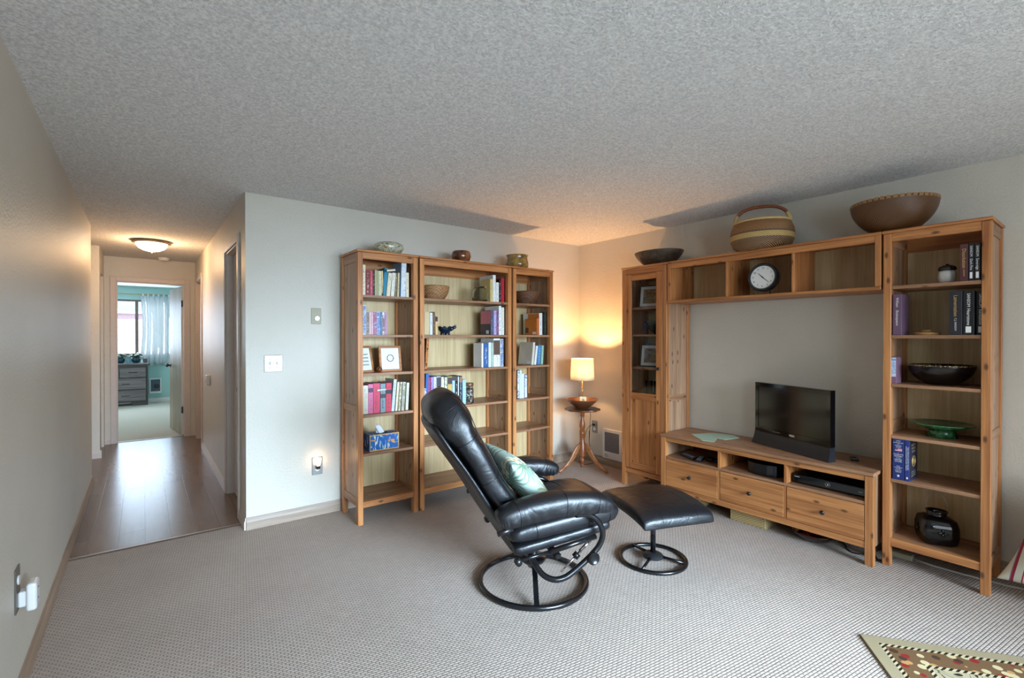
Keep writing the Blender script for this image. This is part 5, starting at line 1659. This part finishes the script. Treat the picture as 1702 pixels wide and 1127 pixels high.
def cushion_loft(secs, plane='XZ', n=36, e=2.8, y=0.0, sub=6, wr=None):
    """secs: (x, z, tangent angle deg, half width in y, half thickness) along a path in xz"""
    S_ = spline(secs, sub)
    mb = MB()
    rings = []
    for (x, z, ang, hw, ht) in S_:
        a = math.radians(ang)
        nrm = Vector((-math.sin(a), 0, math.cos(a)))
        rings.append(sring((x, y, z), (0, 1, 0), nrm, max(hw, .002), max(ht, .001), n, e))
    if wr:
        for i_, r in enumerate(rings):
            for j, p in enumerate(r):
                r[j] = wr(i_ / (len(rings) - 1), j / n, p)
    mb.rings(rings)
    return mb, S_


def seam(S_, idx, y=0.0, e=2.8, r=0.0016, grow=1.0):
    x, z, ang, hw, ht = S_[idx]
    a = math.radians(ang)
    nrm = Vector((-math.sin(a), 0, math.cos(a)))
    return sring((x, y, z), (0, 1, 0), nrm, hw * grow, ht * grow, 48, e)


CH = thing('recliner_chair', 'black leather swivel recliner with a tropical print pillow, on a round steel base', 'recliner', (-2.14, -1.75, 0), math.radians(-19.5))
A = 118.8  # direction of the back going up
back = [(-0.150, 0.405, A, 0.05, 0.02), (-0.165, 0.425, A, 0.20, 0.050), (-0.215, 0.515, A, 0.255, 0.066), (-0.300, 0.635, A, 0.265, 0.070), (-0.365, 0.755, A, 0.268, 0.071), (-0.435, 0.865, A + 1, 0.262, 0.082), (-0.485, 0.945, A + 3, 0.250, 0.101), (-0.520, 1.005, A + 4, 0.215, 0.094), (-0.545, 1.045, A + 4, 0.165, 0.066), (-0.555, 1.060, A + 4, 0.06, 0.02)]


def wr_back(s, t_, p):
    k_ = math.sin(min(1, max(0, s)) * PI)
    d_ = 0.0035 * math.sin(s * 46 + 3 * math.sin(t_ * 2 * PI)) * (math.exp(-((s - .62) / .09) ** 2)) * 1.6
    return p + Vector((d_, 0, d_ * .5))


mb, Sb = cushion_loft(back, e=3.2, wr=wr_back)
bk = mb.build('back_cushion', LEATHER, CH, smooth=True, subsurf=1)
for idx in (19, 29, 41):
    MB().tube(seam(Sb, idx, e=3.2, grow=1.004), 0.0017, n=6, loop=True).build('seam_piping', LEATHER, bk, smooth=True)
# long piping along both front edges
for s in (-1, 1):
    pth = []
    for (x, z, ang, hw, ht) in Sb[6:-5]:
        a = math.radians(ang)
        nrm = Vector((-math.sin(a), 0, math.cos(a)))
        pth.append(Vector((x, s * hw * 0.90, z)) - nrm * ht * 0.835)
    MB().tube(pth, 0.0026, n=6).build('seam_piping', LEATHER, bk, smooth=True)

# rear shell: a curved board behind the cushion
shell = [(-0.618, 0.925), (-0.585, 0.868), (-0.540, 0.800), (-0.470, 0.700), (-0.410, 0.610), (-0.350, 0.510), (-0.290, 0.410), (-0.225, 0.330), (-0.165, 0.290)]
mb = MB()
rings = []
for q, (x, z) in enumerate(shell):
    x2, z2 = shell[min(q + 1, len(shell) - 1)]
    x1, z1 = shell[max(q - 1, 0)]
    l_ = math.hypot(x2 - x1, z2 - z1)
    nx, nz = (z1 - z2) / l_, (x2 - x1) / l_
    hw = 0.20 + 0.05 * min(1, q / 2.5) if q < 6 else 0.25 - 0.01 * (q - 5)
    ring = []
    m_ = 16
    for j in range(m_ + 1):
        s = -1 + 2 * j / m_
        cv = 0.030 * s * s
        ring.append((x + nx * cv, s * hw, z + nz * cv))
    for j in range(m_, -1, -1):
        s = -1 + 2 * j / m_
        cv = 0.030 * s * s + 0.022
        ring.append((x + nx * cv, s * hw * 0.985, z + nz * cv))
    rings.append(ring)
mb.rings(rings)
mb.build('back_shell', LEATHER, CH, smooth=True, subsurf=1)

seat = [(-0.215, 0.365, 6, 0.06, 0.01), (-0.205, 0.365, 6, 0.24, 0.04), (-0.12, 0.378, 7, 0.268, 0.062), (0.02, 0.395, 7, 0.272, 0.066), (0.16, 0.412, 7, 0.272, 0.068), (0.28, 0.424, 3, 0.268, 0.070), (0.355, 0.418, -14, 0.255, 0.064), (0.395, 0.404, -30, 0.22, 0.042), (0.408, 0.398, -34, 0.08, 0.012)]


def wr_seat(s, t_, p):
    d_ = 0.003 * math.sin(s * 60 + 5 * math.sin(t_ * 4 * PI)) * abs(math.sin(t_ * 2 * PI)) ** 2
    return p + Vector((0, 0, d_))


mb, Ss = cushion_loft(seat, e=3.4, wr=wr_seat)
st_ = mb.build('seat_cushion', LEATHER, CH, smooth=True, subsurf=1)
for idx in (14, 26, 34):
    MB().tube(seam(Ss, idx, e=3.4, grow=1.003), 0.0016, n=6, loop=True).build('seam_piping', LEATHER, st_, smooth=True)
under = [(-0.185, 0.292, 8, 0.20, 0.004), (-0.175, 0.294, 8, 0.255, 0.030), (0.0, 0.318, 8, 0.262, 0.036), (0.18, 0.343, 8, 0.262, 0.036), (0.32, 0.362, 6, 0.255, 0.032), (0.345, 0.364, 0, 0.22, 0.010)]
mb, Su = cushion_loft(under, e=4.5)
mb.build('under_seat_sling', LEATHER, CH, smooth=True, subsurf=1)

for s in (-1, 1):
    arm = [(-0.305, 0.498, 18, 0.012, 0.008), (-0.298, 0.500, 18, 0.046, 0.036), (-0.255, 0.508, 12, 0.062, 0.054), (-0.15, 0.528, 8, 0.066, 0.060), (0.0, 0.540, 0, 0.067, 0.062), (0.13, 0.538, -6, 0.066, 0.058), (0.22, 0.524, -12, 0.062, 0.050), (0.275, 0.508, -18, 0.050, 0.034), (0.292, 0.502, -18, 0.012, 0.008)]

    def wr_arm(q, t_, p, s=s):
        side = max(0.0, -math.sin(t_ * 2 * PI))
        d_ = 0.0055 * math.sin(q * 118 + 2 * math.sin(q * 33)) * side ** 0.6
        return p + Vector((0, d_ * (1 if p.y > 0 else -1), d_ * 0.4))

    S_ = spline(arm, 12)
    mb = MB()
    rings = []
    for i_, (x, z, ang, hw, ht) in enumerate(S_):
        a = math.radians(ang)
        nrm = Vector((-math.sin(a), 0, math.cos(a)))
        r = sring((x, s * 0.338, z), (0, 1, 0), nrm, max(hw, .002), max(ht, .001), 36, 2.5)
        rings.append([wr_arm(i_ / (len(S_) - 1), j / 36, p) for j, p in enumerate(r)])
    mb.rings(rings)
    am = mb.build('arm_cushion', LEATHER, CH, smooth=True, subsurf=1)
    for idx in (30, 50, 68):
        x, z, ang, hw, ht = S_[idx]
        a = math.radians(ang)
        MB().tube(sring((x, s * 0.338, z), (0, 1, 0), Vector((-math.sin(a), 0, math.cos(a))), hw * 1.01, ht * 1.01, 40, 2.5), 0.0016, n=6, loop=True).build('seam_piping', LEATHER, am, smooth=True)
    # bent side tube carrying the arm
    yt = s * 0.318
    pth = spline([(0.10, s * 0.335, 0.474, 0), (0.17, yt, 0.462, 0), (0.225, yt, 0.425, 0), (0.255, yt, 0.365, 0), (0.240, yt, 0.305, 0), (0.185, yt, 0.250, 0), (0.105, yt, 0.195, 0), (0.045, yt, 0.165, 0), (-0.010, yt * 0.97, 0.160, 0), (-0.055, yt * 0.86, 0.178, 0), (-0.085, yt * 0.68, 0.225, 0), (-0.10, yt * 0.5, 0.262, 0)], 6)
    MB().tube([(p_[0], p_[1], p_[2]) for p_ in pth], 0.0145, n=14).build('side_tube', BLACKM, CH, smooth=True)
    # straight recline rail under the seat edge
    yr = s * 0.282
    MB().cyl((-0.195, yr, 0.262), (-0.02, yr, 0.285), 0.0095, n=14).cyl((-0.02, yr, 0.285), (0.235, yr, 0.330), 0.0135, n=14).build('recline_rail', BLACKM, CH, smooth=True)
    MB().cyl((-0.185, s * 0.270, 0.262), (-0.185, s * 0.302, 0.262), 0.017, n=18).build('pivot', GUN, CH, smooth=True)
    MB().cyl((-0.300, s * 0.325, 0.425), (-0.225, s * 0.325, 0.442), 0.0125, n=14).build('arm_stub', GUN, CH, smooth=True)
MB().lathe([(0, 0), (0.027, 0), (0.031, 0.006), (0.031, 0.018), (0.022, 0.027), (0.014, 0.022), (0, 0.022)], n=28, M=Matrix.Translation((0.190, -0.333, 0.250)) @ Matrix.Rotation(PI / 2, 4, 'X')).build('adjusting_knob', BLACKP, CH, autosmooth=40)
MB().cyl((0.050, -0.262, 0.165), (0.155, -0.262, 0.255), 0.005, n=12).cyl((0.155, -0.262, 0.255), (0.215, -0.262, 0.305), 0.009, n=12).build('tension_rod', CHROME, CH, smooth=True)
MB().cyl((0.125, -0.262, 0.229), (0.145, -0.262, 0.247), 0.018, n=18).build('rod_collar', BLACKP, CH, smooth=True)
MB().box(-0.16, 0.16, -0.018, 0.018, 0.235, 0.262, 0.004).box(-0.115, -0.085, -0.20, 0.20, 0.238, 0.262, 0.004).box(0.02, 0.05, -0.27, 0.27, 0.236, 0.262, 0.004).build('seat_bracket', BLACKM, CH)
MB().lathe([(0, 0.085), (0.030, 0.085), (0.036, 0.10), (0.062, 0.115), (0.070, 0.128), (0.070, 0.140), (0.034, 0.148), (0.026, 0.165), (0.026, 0.234), (0, 0.234)], n=28).build('swivel_hub', BLACKM, CH, autosmooth=40)
MB().tube([(0.291 * math.cos(2 * PI * q / 72), 0.291 * math.sin(2 * PI * q / 72), 0.0145) for q in range(72)], 0.0145, n=12, loop=True).build('base_ring', BLACKM, CH, smooth=True)
for a0 in (-107.0, 14.0, 132.0):
    a = math.radians(a0)
    pp = spline([(0.05, 0.118, 0), (0.12, 0.117, 0), (0.17, 0.100, 0), (0.235, 0.050, 0), (0.283, 0.022, 0)], 4)
    mb = MB()
    rings = []
    for (r, z, _) in pp:
        rings.append([(r * math.cos(a) - sx * math.sin(a), r * math.sin(a) + sx * math.cos(a), z + dz) for sx, dz in ((-0.013, -0.008), (0.013, -0.008), (0.013, 0.008), (-0.013, 0.008))])
    mb.rings(rings)
    mb.build('base_spoke', BLACKM, CH)


def pillow_mesh(w, h, t_, n=28, pinch=0.10, wob=0.0):
    """pillow lying in local xy, thickness along z, pinched corners"""
    mb = MB()
    top, bot = [], []
    for i_ in range(n + 1):
        rt, rb = [], []
        for j in range(n + 1):
            u = -1 + 2 * i_ / n
            v = -1 + 2 * j / n
            uu = u * (1 - pinch * (1 - v * v) * abs(u) ** 2 * -0.0) * (1 - pinch * (1 - abs(v) ** 2))
            vv = v * (1 - pinch * (1 - abs(u) ** 2))
            z = t_ / 2 * (max(0, 1 - u * u) ** 0.55) * (max(0, 1 - v * v) ** 0.55)
            z *= 1 + wob * math.sin(5 * u + 3 * v) * 0.5
            edge = i_ in (0, n) or j in (0, n)
            a_ = mb.bm.verts.new((uu * w / 2, vv * h / 2, z))
            rt.append(a_)
            rb.append(a_ if edge else mb.bm.verts.new((uu * w / 2, vv * h / 2, -z)))
        top.append(rt)
        bot.append(rb)
    for i_ in range(n):
        for j in range(n):
            mb.bm.faces.new((top[i_][j], top[i_ + 1][j], top[i_ + 1][j + 1], top[i_][j + 1]))
            f = [bot[i_][j], bot[i_][j + 1], bot[i_ + 1][j + 1], bot[i_ + 1][j]]
            try:
                mb.bm.faces.new(f)
            except ValueError:
                pass
    return mb


# tropical pillow leaning on the backrest; leaves and blossoms are drawn in the fabric
k = N('tropical_fabric')
tc = k.n('ShaderNodeTexCoord')
v = tc.outputs['Object']
base = k.ramp(k.noise(v, 9, 3), [(0.3, S(160, 184, 174)), (0.7, S(184, 202, 192))])


def blob_mask(cx, cy, petals, rad, rot=0.0, thin=0.0):
    sub = k.n('ShaderNodeVectorMath', operation='SUBTRACT')
    sub.inputs[1].default_value = (cx, cy, 0)
    k.l(v, sub.inputs[0])
    s3 = k.n('ShaderNodeSeparateXYZ')
    k.l(sub.outputs[0], s3.inputs[0])
    r2 = k.math('SQRT', k.math('ADD', k.math('MULTIPLY', s3.outputs[0], s3.outputs[0]), k.math('MULTIPLY', s3.outputs[1], s3.outputs[1])))
    an = k.math('ARCTAN2', s3.outputs[1], s3.outputs[0])
    pet = k.math('ABSOLUTE', k.math('COSINE', k.math('ADD', k.math('MULTIPLY', an, petals / 2.0), rot)))
    if thin:
        pet = k.math('POWER', pet, thin)
    lim = k.math('MULTIPLY', k.math('ADD', k.math('MULTIPLY', pet, 0.75), 0.25), rad)
    return k.math('LESS_THAN', r2, lim), r2


col = base
for (cx, cy, pt_, rd, ro, cc, th) in ((-0.02, -0.02, 15, 0.11, 0.3, S(112, 142, 116), 2.5), (0.11, 0.06, 13, 0.10, 1.0, S(120, 150, 120), 2.5), (-0.13, 0.09, 13, 0.10, 0.0, S(128, 152, 128), 2.5), (0.09, -0.14, 15, 0.10, 0.6, S(150, 156, 116), 2.5), (-0.12, -0.13, 15, 0.10, 0.6, S(120, 146, 120), 2.5), (-0.035, 0.02, 9, 0.05, 0.6, S(176, 196, 160), 1.0), (-0.10, -0.03, 5, 0.045, 0.2, S(236, 228, 196), .7), (0.045, -0.075, 5, 0.05, 0.9, S(236, 226, 190), .7), (-0.03, 0.15, 5, 0.045, 0.9, S(232, 222, 190), .7), (0.15, 0.13, 5, 0.045, 0.4, S(236, 226, 190), .7), (-0.16, -0.10, 5, 0.045, 0.4, S(236, 226, 190), .7)):
    mk, r2 = blob_mask(cx, cy, pt_, rd, ro, th)
    col = k.mix(mk, col, cc)
    if pt_ == 5:
        col = k.mix(k.math('LESS_THAN', r2, 0.012), col, S(214, 176, 90))
k.set(col, 0.85)
k.bump(k.noise(v, 500, 1), .1, .001)
Rb = math.radians(47)
tp = pillow_mesh(0.43, 0.43, 0.15, pinch=0.07).build('throw_pillow', k.m, None, smooth=True, subsurf=1)
Mloc = Matrix.Translation((-0.062, 0.030, 0.568)) @ Matrix.Rotation(Rb, 4, 'Y') @ Matrix.Rotation(math.radians(6), 4, 'Z')
Mch = Matrix.Translation((-2.14, -1.75, 0)) @ Matrix.Rotation(math.radians(-19.5), 4, 'Z')
tp.matrix_world = Mch @ Mloc
setp(tp, 'pale blue green pillow with palm leaves and blossoms on the recliner seat', 'pillow')

# footstool
FS = thing('footstool', 'black leather footstool with a curved top on a round steel base', 'footstool', (-1.405, -2.0, 0), math.radians(-21))
mb = MB()
n = 26
W2, L2 = 0.235, 0.275
top, bot = [], []
for i_ in range(n + 1):
    rt, rb = [], []
    for j in range(n + 1):
        u = -1 + 2 * i_ / n
        v_ = -1 + 2 * j / n
        su = math.sin(u * PI / 2) * (1 - 0.05 * v_ * v_)
        sv = math.sin(v_ * PI / 2) * (1 - 0.05 * u * u)
        arch = 0.372 - 0.050 * v_ * v_ - 0.012 * u * u
        ed = (max(0, 1 - u ** 4) ** .5) * (max(0, 1 - v_ ** 4) ** .5)
        edge = i_ in (0, n) or j in (0, n)
        a_ = mb.bm.verts.new((su * W2, sv * L2, arch + 0.038 * ed - 0.006))
        rt.append(a_)
        rb.append(a_ if edge else mb.bm.verts.new((su * W2, sv * L2, arch - 0.006 - 0.034 * ed)))
    top.append(rt)
    bot.append(rb)
for i_ in range(n):
    for j in range(n):
        mb.bm.faces.new((top[i_][j], top[i_ + 1][j], top[i_ + 1][j + 1], top[i_][j + 1]))
        mb.bm.faces.new((bot[i_][j], bot[i_][j + 1], bot[i_ + 1][j + 1], bot[i_ + 1][j]))
cu = mb.build('cushion', LEATHER, FS, smooth=True, subsurf=1)
for uu in (-0.33, 0.33):
    sm = MB()
    pth = []
    for q in range(21):
        v_ = -0.93 + 1.86 * q / 20
        su = math.sin(uu * PI / 2) * (1 - 0.05 * v_ * v_)
        sv = math.sin(v_ * PI / 2) * (1 - 0.05 * uu * uu)
        ed = (max(0, 1 - uu ** 4) ** .5) * (max(0, 1 - v_ ** 4) ** .5)
        pth.append((su * W2, sv * L2, 0.372 - 0.050 * v_ * v_ - 0.012 * uu * uu + 0.038 * ed - 0.006))
    sm.tube(pth, 0.0015, n=6)
    sm.build('seam_piping', LEATHER, cu, smooth=True)
MB().cyl((0, 0, 0.03), (0, 0, 0.335), 0.0155, n=20).build('post', BLACKM, FS, smooth=True)
MB().lathe([(0, 0.022), (0.060, 0.022), (0.062, 0.030), (0.050, 0.042), (0.022, 0.050), (0, 0.050)], n=32).build('base_plate', plain('matt_black_plate', S(26, 26, 28), .5), FS, autosmooth=40)
MB().tube([(0.190 * math.cos(2 * PI * q / 60), 0.190 * math.sin(2 * PI * q / 60), 0.012) for q in range(60)], 0.012, n=12, loop=True).build('base_ring', BLACKM, FS, smooth=True)
for a0 in (-163.0 , -63.0, 76.0):
    a = math.radians(a0 + 21 - 0)
    MB().tube([(0.045 * math.cos(a), 0.045 * math.sin(a), 0.030), (0.186 * math.cos(a), 0.186 * math.sin(a), 0.016)], 0.0085, n=10).build('base_spoke', BLACKM, FS, smooth=True)

# ------------------------------------------------------------------ rug and striped cushion at the lower right
k = N('oriental_rug_pile')
tc = k.n('ShaderNodeTexCoord')
v = tc.outputs['Object']
sp = k.n('ShaderNodeSeparateXYZ')
k.l(v, sp.inputs[0])
d_ = k.math('MINIMUM', k.math('MINIMUM', sp.outputs[0], sp.outputs[1]), k.math('MINIMUM', k.math('SUBTRACT', 1.9, sp.outputs[0]), k.math('SUBTRACT', 1.3, sp.outputs[1])))
chain = k.math('GREATER_THAN', k.math('SINE', k.math('MULTIPLY', k.math('ADD', sp.outputs[0], sp.outputs[1]), 260.0)), 0.0)
chain_c = k.mix(chain, S(40, 32, 26), S(186, 170, 132))
vo = k.n('ShaderNodeTexVoronoi')
vo.inputs['Scale'].default_value = 26
k.l(v, vo.inputs['Vector'])
sc = k.n('ShaderNodeSeparateColor')
k.l(vo.outputs['Color'], sc.inputs[0])
flow = k.ramp(sc.outputs[0], [(0.0, S(132, 40, 36)), (0.3, S(176, 130, 80)), (0.55, S(70, 50, 36)), (0.75, S(190, 172, 130))], 'CONSTANT')
border = k.mix(k.math('LESS_THAN', vo.outputs['Distance'], 0.42), S(108, 80, 54), flow)
nz = k.noise(v, 11, 2, .5, 1.6)
nz2 = k.noise(v, 5, 2, .5, .6)
scroll = k.math('LESS_THAN', k.math('ABSOLUTE', k.math('SUBTRACT', nz, 0.5)), 0.022)
fld = k.mix(k.math('GREATER_THAN', nz2, 0.60), S(168, 154, 122), S(96, 104, 84))
fld = k.mix(scroll, fld, S(48, 40, 34))
fld = k.mix(k.math('MULTIPLY', k.math('LESS_THAN', vo.outputs['Distance'], 0.25), k.math('GREATER_THAN', sc.outputs[1], .72)), fld, S(150, 60, 50))
col = k.mix(k.math('GREATER_THAN', d_, 0.052), S(152, 136, 106), chain_c)
col = k.mix(k.math('GREATER_THAN', d_, 0.070), col, border)
col = k.mix(k.math('GREATER_THAN', d_, 0.165), col, chain_c)
col = k.mix(k.math('GREATER_THAN', d_, 0.183), col, fld)
k.set(col, 0.95, spec=.1)
k.bump(k.noise(v, 300, 1), .4, .003)
rg = thing('area_rug', 'patterned beige, brown and red area rug at the lower right corner', 'rug', (-1.281, -3.015, 0.0), math.atan2(-0.797, 0.603))
mb = MB()
mb.box(0, 1.9, -1.3, 0, 0.0005, 0.008, 0.003)
# the pattern is measured from the visible corner
ru = MB().box(0, 1.9, 0, 1.3, 0.0005, 0.008, 0.003).build('rug_pile', k.m, rg)
ru.rotation_euler = (0, 0, -PI / 2)
ru.location = (0, 0, 0)
rg.rotation_euler = (0, 0, math.atan2(-0.797, 0.603))
ru.scale = (1, 1, 1)

k = N('ticking_stripe')
tc = k.n('ShaderNodeTexCoord')
sp = k.n('ShaderNodeSeparateXYZ')
k.l(tc.outputs['Object'], sp.inputs[0])
u_ = k.math('FRACT', k.math('ADD', k.math('MULTIPLY', sp.outputs[0], 7.2), 10.0))
ls = k.ramp(u_, [(0.0, S(196, 190, 170)), (0.22, S(120, 120, 130)), (0.25, S(140, 24, 52)), (0.33, S(196, 190, 170)), (0.52, S(150, 40, 54)), (0.56, S(220, 200, 190)), (0.60, S(150, 40, 54)), (0.64, S(220, 200, 190)), (0.68, S(150, 40, 54)), (0.72, S(220, 200, 190)), (0.76, S(150, 40, 54)), (0.80, S(220, 200, 190)), (0.84, S(150, 40, 54)), (0.88, S(196, 190, 170))], 'CONSTANT')
k.set(ls, .85)
k.bump(k.noise(tc.outputs['Object'], 12, 3), .4, .01)
cp = pillow_mesh(0.60, 0.60, 0.20, pinch=0.17, wob=.2).build('striped_cushion', k.m, None, smooth=True, subsurf=1)
cp.matrix_world = Mxyz((0, -1, 0), (0.42, 0, 0.91), (-0.91, 0, 0.42), (-0.240, -3.672, 0.312)) @ Matrix.Rotation(math.radians(-10), 4, 'Z')
setp(cp, 'cream cushion with dark red ticking stripes on the floor at the right edge', 'cushion')

# ------------------------------------------------------------------ bedroom
dr = thing('dresser', 'grey wood dresser with dark pulls beneath the bedroom window', 'dresser', (-5.05, 8.10, 0))
DWD = 1.285
MB().box(-0.012, DWD + 0.012, -0.014, 0.375, 0.795, 0.825, 0.004).build('top_board', GREYW, dr)
MB().box(0, 0.02, 0, 0.36, 0, 0.794).box(DWD - 0.02, DWD, 0, 0.36, 0, 0.794).box(0.02, DWD - 0.02, 0.012, 0.36, 0.07, 0.794).box(0.02, 0.25, 0.0, 0.02, 0.0, 0.07).box(DWD - 0.25, DWD - 0.02, 0.0, 0.02, 0.0, 0.07).build('carcass', plain('dark_grey_carcass', S(64, 58, 56), .5), dr)
for (z0, z1, cols) in ((0.555, 0.735, 3), (0.325, 0.530, 1), (0.095, 0.300, 1)):
    xs_ = [0.03 + q * (DWD - 0.06) / cols for q in range(cols + 1)]
    for q in range(cols):
        a_, b_ = xs_[q] + 0.004, xs_[q + 1] - 0.004
        d_ = MB().box(a_, b_, -0.010, 0.0115, z0, z1, 0.002).build('drawer', GREYW, dr)
        for cx in ([(a_ + b_) / 2] if cols > 1 else [a_ + 0.27, b_ - 0.31]):
            MB().tube([(cx - 0.06, -0.010, (z0 + z1) / 2), (cx - 0.055, -0.032, (z0 + z1) / 2), (cx + 0.055, -0.032, (z0 + z1) / 2), (cx + 0.06, -0.010, (z0 + z1) / 2)], 0.0055, n=8).build('pull', GUN, d_)


def plant(label, loc, s=1.0, seedv=1):
    t = thing('potted_violet', label, 'potted plant', loc, 0, group='potted violets on the dresser')
    MB().lathe([(0, 0), (0.045 * s, 0), (0.068 * s, 0.03), (0.074 * s, 0.075), (0.070 * s, 0.105), (0.064 * s, 0.105), (0.066 * s, 0.075), (0, 0.08)], n=28).build('pot', plain('dark_teal_pot', S(24, 62, 76), .2), t, smooth=True)
    rnd = random.Random(seedv)
    mb = MB()
    for q in range(46):
        a = rnd.uniform(0, 2 * PI)
        r = rnd.uniform(0.02, 0.100) * s
        z = 0.125 + rnd.uniform(-0.02, 0.075) * (1 - r / 0.16)
        L_ = rnd.uniform(0.035, 0.055) * s
        M = Matrix.Translation((r * math.cos(a), r * math.sin(a), z)) @ Matrix.Rotation(a, 4, 'Z') @ Matrix.Rotation(rnd.uniform(-0.5, 0.7), 4, 'Y') @ Matrix.Rotation(rnd.uniform(-.4, .4), 4, 'X')
        mb.lathe([(0, -0.001), (L_ * 0.6, 0.0006), (L_ * 0.62, 0.0016), (0, 0.003)], n=9, sx=1.2, sy=0.8, M=M)
        mb.tube([(0, 0, 0.085), (r * 0.5 * math.cos(a), r * 0.5 * math.sin(a), 0.085 + (z - 0.085) * .6), (r * math.cos(a), r * math.sin(a), z)], 0.0016, n=4)
    mb.build('leaves', plain('violet_leaf', S(74, 92, 66), .5, var=.4, scale=20), t, smooth=True)
    fl = MB()
    for q in range(9):
        a = rnd.uniform(0, 2 * PI)
        r = rnd.uniform(0.01, 0.08) * s
        fl.lathe([(0, 0), (0.012, 0.004), (0, 0.008)], n=7, c=(r * math.cos(a), r * math.sin(a), 0.185 + rnd.uniform(0, .02)))
    fl.build('blossoms', plain('pale_blossom', S(210, 190, 200), .6), t)


plant('potted violet in a dark teal bowl cut off by the door frame', (-4.19, 8.27, 0.8255), 0.95, 4)
plant('potted violet in a dark teal bowl in the middle of the dresser end', (-3.955, 8.27, 0.8255), 1.0, 8)
single('small_glass_dish', 'small pale blue dish between the two potted violets', 'dish', MB().lathe(bowl_shell(0.035, 0, 0.07, 0.004, 0.6, 1.6)), plain('pale_blue_glass', S(120, 160, 180), .1), (-4.068, 8.20, 0.8255))
single('bell_ornament', 'small white bell shaped ornament on the dresser', 'ornament', MB().lathe([(0, 0), (0.028, 0), (0.024, 0.012), (0.012, 0.05), (0.006, 0.065), (0, 0.07)]), WHITEP, (-3.862, 8.22, 0.8255))
single('black_cube_clock', 'small black box shaped clock at the end of the dresser', 'clock', MB().box(-0.032, 0.032, -0.025, 0.025, 0, 0.085, 0.006, seg=2), BLACKP, (-3.81, 8.24, 0.8255), smooth=False)

# curtain and rod
t = thing('curtain_rod', 'thin wooden curtain rod above the bedroom window', 'curtain rod', (-4.5, 8.44, 2.195))
MB().cyl((-1.2, 0, 0), (1.13, 0, 0), 0.009, n=14).build('rod', plain('pale_wood_rod', S(186, 150, 92), .4), t, smooth=True)
MB().cyl((1.12, 0.0, 0), (1.12, 0.06, 0), 0.006).cyl((-1.19, 0.0, 0), (-1.19, 0.06, 0), 0.006).build('bracket', GUN, t)
k = N('sheer_white_cotton')
tr_ = k.n('ShaderNodeBsdfTranslucent')
tr_.inputs['Color'].default_value = (0.82, 0.86, 0.88, 1)
df_ = k.n('ShaderNodeBsdfDiffuse')
df_.inputs['Color'].default_value = (0.80, 0.84, 0.86, 1)
mx = k.n('ShaderNodeMixShader')
mx.inputs[0].default_value = 0.5
k.l(df_.outputs[0], mx.inputs[1])
k.l(tr_.outputs[0], mx.inputs[2])
k.l(mx.outputs[0], k.t.nodes['Material Output'].inputs['Surface'])
SHEER = k.m
ct = thing('curtain', 'white tab top curtain hanging at the right of the bedroom window', 'curtain', (-3.64, 8.44, 0))
mb = MB()
nx_, nz_ = 90, 16
g = []
for j in range(nz_ + 1):
    s = j / nz_
    z = 2.165 - (2.165 - 0.76) * s
    row = []
    for i_ in range(nx_ + 1):
        u = i_ / nx_
        x = -0.235 + 0.485 * u - (0.03 * s * (1 - u)) + 0.02 * s * (u - .5) * 0
        x += -0.045 * math.sin(PI * s) * (1 - u) * -1 * 0.9
        y = 0.022 * math.sin(u * 30 + 0.6 * math.sin(s * 3)) * (0.6 + 0.5 * s) + 0.008 * math.sin(u * 71)
        row.append(mb.bm.verts.new((x, y, z + 0.012 * math.sin(u * 30) * (1 if j == nz_ else 0))))
    g.append(row)
for j in range(nz_):
    for i_ in range(nx_):
        mb.bm.faces.new((g[j][i_], g[j][i_ + 1], g[j + 1][i_ + 1], g[j + 1][i_]))
mb.build('curtain_panel', SHEER, ct, smooth=True, solid=0.0015)
for q in range(6):
    x = -0.20 + 0.085 * q
    MB().tube([(x, -0.006, 2.150), (x, -0.013, 2.195), (x, 0.0, 2.208), (x, 0.013, 2.195), (x, 0.006, 2.150)], 0.0, n=4) if False else None
    mo = MB()
    pr = [(-0.010, 2.158), (-0.0125, 2.195), (-0.008, 2.206), (0, 2.2085), (0.008, 2.206), (0.0125, 2.195), (0.010, 2.158)]
    a_ = [mo.bm.verts.new((x - 0.014, y_, z_)) for y_, z_ in pr]
    b_ = [mo.bm.verts.new((x + 0.014, y_, z_)) for y_, z_ in pr]
    for w_i in range(len(pr) - 1):
        mo.bm.faces.new((a_[w_i], a_[w_i + 1], b_[w_i + 1], b_[w_i]))
    mo.build('tab_loop', SHEER, ct, solid=0.0012)

t = thing('wall_heater', 'white framed wall heater on the teal wall beside the dresser', 'heater', (-3.643, 8.5, 0.335))
mb = MB()
mb.box(-0.10, -0.078, -0.02, 0, -0.155, 0.155, 0.003).box(0.078, 0.10, -0.02, 0, -0.155, 0.155, 0.003).box(-0.078, 0.078, -0.02, 0, -0.155, -0.115, 0.003).box(-0.078, 0.078, -0.02, 0, 0.13, 0.155, 0.003)
mb.build('frame', WHITEP, t)
MB().box(-0.078, 0.078, -0.012, 0, -0.115, 0.13).build('grille', plain('grey_grille', S(78, 92, 104), .5), t)
MB().cyl((0.02, -0.0125, -0.01), (0.02, -0.0135, -0.01), 0.05, n=28).build('fan', plain('dark_fan', S(34, 42, 52), .5), t)
